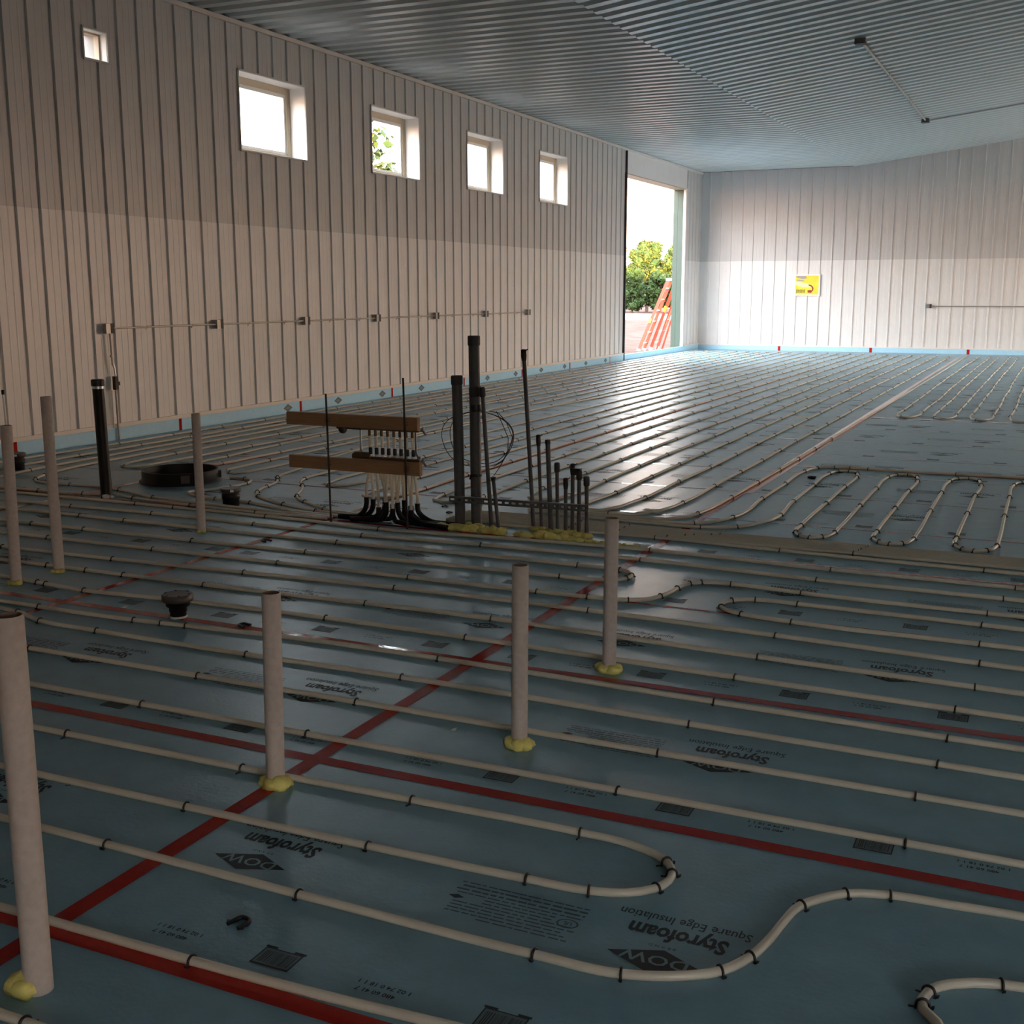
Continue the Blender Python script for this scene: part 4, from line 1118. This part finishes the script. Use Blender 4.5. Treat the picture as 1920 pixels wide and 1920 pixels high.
lc = thing('edge_conduit', 'thin white conduit against the wall at the left edge of the picture', 'conduit', (XW+0.05, 8.34, 0))
MB().tube([(0,0,0.18),(0,-0.01,0.64)], 0.011, 8).build('conduit_length', 'paper', lc)
MB().tube([(0,-0.01,0.62),(0,-0.01,0.665)], 0.015, 8).build('conduit_end', 'dark', lc)
# back wall box and conduit
outlet(-3.17, YB-0.033, 1.222, -PI/2, 'small grey outlet box on the back wall', None)
bc = thing('back_wall_conduit', 'thin conduit running right from the box on the back wall', 'conduit', (-3.1, YB-0.05, 1.222))
for a in (0.0, 3.0, 6.0):
    MB().tube([(a,0,0),(a+3.0,0,0)], 0.0105, 8).build('conduit_length', 'box', bc)
MB().tube([(0,0,0),(0.05,0,0)], 0.020, 8).build('box_connector', 'box', bc)
# ceiling box line
def cbox(x, y, label):
    z = ceil_z(x) - 0.012
    t = thing('ceiling_box', label, 'junction box', (x, y, z), 'junction boxes on the ceiling')
    mb = MB(); mb.box((-0.075,-0.075,-0.07),(0.075,0.075,-0.005)); mb.build('box_body', 'pvc', t)
    MB().box((-0.08,-0.08,-0.078),(0.08,0.08,-0.07)).build('box_cover', 'boxin', t)
    return t
cbox(-2.88, 17.96, 'dark junction box on the sloping ceiling, nearer of two')
cbox(-2.88, 26.60, 'dark junction box on the sloping ceiling, farther of two')
zc_ = ceil_z(-2.88) - 0.045
cc = thing('ceiling_conduit', 'pale conduit on the ceiling joining the two junction boxes', 'conduit', (-2.88, 18.0, zc_))
for k in range(3):
    MB().tube([(0, 0.04+2.84*k, 0), (0, 0.04+2.84*(k+1), 0)], 0.017, 8).build('conduit_length', 'grey', cc)
for k in range(1, 3):
    MB().tube([(0, 0.04+2.84*k-0.04, 0), (0, 0.04+2.84*k+0.04, 0)], 0.024, 8).build('coupling', 'grey', cc)
c2 = thing('ceiling_conduit', 'pale conduit leading right from the farther ceiling junction box', 'conduit', (-2.80, 26.6, zc_))
for a in (0.0, 1.3):
    MB().tube([(a,0,a*SLOPE),(a+1.3,0,(a+1.3)*SLOPE)], 0.017, 8).build('conduit_length', 'grey', c2)

# ------------------------------------------------------------------ picture on the back wall
pc = thing('picture_board', 'yellow picture board hung on the back wall', 'picture', (-6.345, YB-0.034, 1.77))
MB().box((-0.345,-0.012,-0.285),(0.345,0.0,0.285)).build('board', 'paper', pc)
mb = MB()
def flat(pts, mi, y=-0.0135): mb.add([(px, y, pz) for px, pz in pts], [tuple(range(len(pts)))], mi)
flat([(-0.31,-0.25),(0.31,-0.25),(0.31,0.25),(-0.31,0.25)], 0, -0.0128)
flat([(-0.30,0.10),(-0.02,0.05),(0.16,-0.02),(0.10,-0.06),(-0.12,-0.06),(-0.30,0.0)], 1, -0.0133)
flat([(-0.29,0.24),(-0.05,0.24),(0.0,0.18),(-0.12,0.16),(-0.29,0.20)], 4, -0.0136)
flat([(-0.28,0.15),(-0.10,0.13),(-0.06,0.10),(-0.28,0.11)], 4, -0.0136)
arc = [(0.02+0.16*math.cos(a), -0.10+0.12*math.sin(a)) for a in [PI*0.45 - PI*0.75*k/8 for k in range(9)]]
arc2 = [(0.02+0.125*math.cos(a), -0.10+0.085*math.sin(a)) for a in [PI*0.45 - PI*0.75*k/8 for k in range(9)]]
for k in range(8): flat([arc[k], arc[k+1], arc2[k+1], arc2[k]], 2, -0.014)
flat([(0.02,-0.14),(0.12,-0.13),(0.13,-0.21),(0.03,-0.20)], 2, -0.0142)
for k in range(7):
    xx = -0.28 + 0.035*k
    flat([(xx,-0.22+0.02*(k%2)),(xx+0.022,-0.21),(xx+0.026,-0.10-0.015*(k%3)),(xx+0.002,-0.12)], 3, -0.0142)
mb.build('printed_image', ['yellow','yellow_pale','red_print','olive_print','grey_print2'], pc)

# ------------------------------------------------------------------ loose bits on the floor
def clip(x, y, rz, label, s=1.0):
    mb = MB(); n = 7; r = 0.018*s
    pts = [(-r, -0.028*s, 0.006), (-r, 0.0, 0.006)] + [(-r*math.cos(PI*i/n), 0.012*s*math.sin(PI*i/n)+0.004, 0.007) for i in range(1, n)] + [(r, 0.0, 0.006), (r*0.9, -0.026*s, 0.006)]
    mb.tube(pts, 0.0055*s, 6)
    mb.bar((-r, -0.026*s, 0.006), (-r-0.010*s, -0.018*s, 0.006), 0.006*s, 0.006); mb.bar((r, -0.024*s, 0.006), (r+0.008*s, -0.016*s, 0.006), 0.006*s, 0.006)
    o = mb.build('loose_staple', 'tie', None, (x, y, 0)); o.rotation_euler = (0, 0, rz)
    return tag(o, label, 'staple', 'loose staples lying on the boards')
clip(-1.80, 2.235, -0.25, 'loose black staple lying alone on the foam in the foreground', 1.1)
clip(-4.61, 6.14, 1.2, 'loose black staple lying on red tape left of the planks', 1.3)
clip(-3.51, 4.47, 1.4, 'loose black staple lying on red tape right of the flared drain', 1.2)
clip(-1.89, 10.31, 1.5, 'loose black staple inside the loops at the right', 1.5)
for k, (x, y) in enumerate([(-4.13,7.74),(-3.99,7.52),(-3.86,7.62),(-3.82,7.44),(-3.90,7.86),(-3.75,7.30),(-3.45,7.42),(-3.42,7.5),(-3.3,7.26)]):
    clip(x, y, k*1.3, 'loose black staple scattered behind the bent sleeves, %s' % ('leftmost, beyond the others', 'left of middle', 'middle one', 'near the first thick conduit', 'farthest one', 'between sleeves and thick conduits', 'behind the thick conduits', 'behind the thick conduits, farther one', 'behind the thin conduits')[k], 0.9)
def scrap(x, y, s, label):
    mb = MB(); mb.add([(-s,-s*.5,0.003),(s*.8,-s*.7,0.004),(s,s*.6,0.012),(-s*.6,s*.8,0.006),(-s,-s*.5,0.0045),(s*.8,-s*.7,0.0055),(s,s*.6,0.0135),(-s*.6,s*.8,0.0075)], [(3,2,1,0),(4,5,6,7),(0,1,5,4),(1,2,6,5),(2,3,7,6),(3,0,4,7)])
    return tag(mb.build('paper_scrap', 'paper', None, (x, y, 0)), label, 'scrap')
scrap(-4.27, 4.48, 0.016, 'white paper scrap left of the flared drain')
scrap(-1.93, 3.66, 0.010, 'tiny white scrap on the boards left of the middle sleeve')

# ------------------------------------------------------------------ outside
g = MB(); n = 24
for i in range(n):
    for j in range(n):
        xa, xb = -110 + (XOUT+110)*i/n, -110 + (XOUT+110)*(i+1)/n
        ya, yb = -25 + 165*j/n, -25 + 165*(j+1)/n
        h = lambda x, y: -0.08 + (0.12*noise.noise(Vector((x*0.2, y*0.2, 0))) if x < XOUT - 2 else 0)
        g.add([(xa,ya,h(xa,ya)),(xb,ya,h(xb,ya)),(xb,yb,h(xb,yb)),(xa,yb,h(xa,yb))], [(0,1,2,3)], 0, True)
struct(g.build('ground', 'dirt'), 'bare sandy ground outside the doorway')
rd = MB(); rd.box((-60, 68, -0.2), (-10, 79, 0.10), bev=0.08)
struct(rd.build('road', 'road'), 'pale gravel road beyond the doorway')
struct(MB().box((XOUT, -60, -0.2), (60, YF-0.3, -0.1)).build('ground_front', 'clay'))
sh = MB(); sh.box((-14, -38, -0.2), (34, -30, 4.3)); sh.add([(-14.4,-38.4,4.3),(34.4,-38.4,4.3),(34.4,-29.6,4.3),(-14.4,-29.6,4.3),(-14.4,-34,5.6),(34.4,-34,5.6)], [(0,1,5,4),(2,3,4,5),(1,2,5),(3,0,4),(3,2,1,0)])  # unseen block added to keep low sun out of the front doorway
struct(sh.build('added_sun_block', 'road'), 'unseen shed-shaped block added behind the viewer to stop the low sun')
struct(MB().box((XR+0.3, -20, -0.2), (60, 60, -0.1)).build('ground_right', 'clay'))

def tree(x, y, h, rad, label, seed, leaves=2600, mats=('leaf','leaf2','leaf3'), trunk=0.3, group='trees beyond the doorway', low=0.06, core=True):
    t = thing('tree', label, 'tree', (x, y, 0), group)
    rnd = random.Random(seed)
    mb = MB()
    mb.tube([(0,0,-0.3),(0.05,0,h*trunk),(rnd.uniform(-.2,.2),rnd.uniform(-.2,.2),h*0.8)], [0.16*h/6, 0.12*h/6, 0.03], 7)
    for k in range(5):
        a = rnd.uniform(0, 2*PI); z = h*rnd.uniform(0.25, 0.6)
        mb.tube([(0,0,z),(math.cos(a)*rad*0.3,math.sin(a)*rad*0.3,z+h*0.12),(math.cos(a)*rad*0.6,math.sin(a)*rad*0.6,z+h*0.2)], [0.05*h/6,0.035*h/6,0.012], 5)
    mb.build('trunk', 'bark', t)
    cl = []
    for k in range(26):
        a = rnd.uniform(0, 2*PI); q = rnd.uniform(0, 1)**0.85
        z = h*(low + 0.12 + (0.80-low)*q)
        rr = rad*(1.0 - 0.35*q)*rnd.uniform(0.2, 0.85)
        cl.append((Vector((math.cos(a)*rr, math.sin(a)*rr, z)), rad*rnd.uniform(0.28, 0.45)))
    crown = MB()
    for c, r in (cl if core else []):
        crown.blob(c, (r*0.62, r*0.62, r*0.62), seed=rnd.random()*40, amp=0.3, mi=0, n=8, m=5)
    for k in range(leaves):
        c, r = rnd.choice(cl)
        d = Vector((rnd.gauss(0,1), rnd.gauss(0,1), rnd.gauss(0,1))).normalized()
        p = c + d*r*rnd.uniform(0.55, 1.0)
        if p.z < 0.1: p.z = rnd.uniform(0.1, 0.6)
        s = rnd.uniform(0.09, 0.19)*max(h, 4.5)/6
        u = Vector((rnd.gauss(0,1), rnd.gauss(0,1), rnd.gauss(0,1))).normalized(); w = u.cross(d + Vector((.01,.02,.03))).normalized()
        crown.add([p-u*s, p+w*s*0.55, p+u*s, p-w*s*0.55], [(0,1,2,3)], rnd.choice((0,0,0,1,1,2)) if True else 0)
    o = crown.build('crown', list(mats), t); o['kind'] = 'stuff'
    return t
DW = 'trees beyond the doorway'
rows_t = [(84.5, (-33.6, -31.4, -29.2, -27.0, -24.8), 1.05, (3.3, 3.0, 3.4, 3.1, 3.3), 'low shrub by the road beyond the doorway, %s', 3000, ('leaf','leaf','leaf2')),
          (90.5, (-36.4, -33.6, -30.8, -28.0, -25.2), 1.60, (4.9, 5.2, 5.0, 5.2, 5.3), 'bushy green tree in the middle row beyond the doorway, %s', 5200, ('leaf','leaf2','leaf3')),
          (97.0, (-35.2, -32.2, -29.2, -26.2), 1.80, (5.6, 6.0, 5.6, 6.1), 'taller tree in the back row beyond the doorway, %s', 5200, ('leaf','leaf2','leaf3'))]
pos_w = {5: ('leftmost', 'second from left', 'middle one', 'second from right', 'rightmost'), 4: ('leftmost', 'second from left', 'second from right', 'rightmost')}
for ty_, txs, rad_, hs_, lab_, nl_, mats_ in rows_t:
    for q, (tx_, h_) in enumerate(zip(txs, hs_)):
        tree(tx_, ty_, h_, rad_, lab_ % pos_w[len(txs)][q], int(ty_*10)+q, nl_, mats_, low=0.0)
tree(-31.3, 50, 10.2, 2.2, 'tall thin tree seen through the second large window', 21, 650, trunk=0.5, group=None, low=0.35, core=False)

# ladders leaning on the outside corner of the doorway
def ladder(foot, lean, run, h, w, label, rungs, topcap=False, rear=False):
    t = thing('ladder', label, 'ladder', foot, 'orange ladders outside the doorway')
    u = Vector(run).normalized()*w/2
    top = Vector(lean)
    for s in (-1, 1):
        a = u*s; b = top + u*s*(0.62 if topcap else 0.95)
        MB().bar(a, b, 0.085, 0.030, up=(u.x, u.y, 0)).build('rail', 'orange', t)
        MB().bar(a*1.02 + Vector((0,0,-0.01)), a*1.02 + top*0.03, 0.10, 0.045, up=(u.x, u.y, 0)).build('rail_foot', 'paper', t)
    for k in range(rungs):
        f_ = (k+0.7)/(rungs+0.5)
        c = top*f_; ww = u*(1 - (0.38 if topcap else 0.05)*f_)
        o = MB().bar(c-ww, c+ww, 0.06, 0.028).build('rung', 'bracket', t)
    if topcap:
        MB().bar(top-u*0.75, top+u*0.75, 0.12, 0.07).build('top_cap', 'paper', t)
    if rear:
        off = Vector((0.16, 0.05, 0))
        for s in (-1, 1):
            MB().bar(u*s*0.9+off, top*0.96+u*s*0.5+off*0.3, 0.05, 0.025, up=(u.x, u.y, 0)).build('rear_rail', 'orange', t)
    for s in (0.40,):
        MB().bar(top*s-u-Vector((0.003,0.05,0)), top*(s+0.06)-u-Vector((0.003,0.05,0)), 0.088, 0.006, up=(0,1,0)).build('label_sticker', 'lab_y', t)
    return t
ladder((-10.90, 33.55, -0.08), (1.02, 0.0, 2.75), (0, 1, 0), 2.3, 0.62, 'orange ladder, taller one, leaning on the outside wall behind the green jamb', 8, rear=True)
ladder((-11.05, 32.85, -0.08), (0.82, 0.0, 2.02), (0, 1, 0), 1.7, 0.50, 'orange stepladder, shorter one with pale top cap, left of the taller ladder', 6, topcap=True)

bpy.context.view_layer.update()
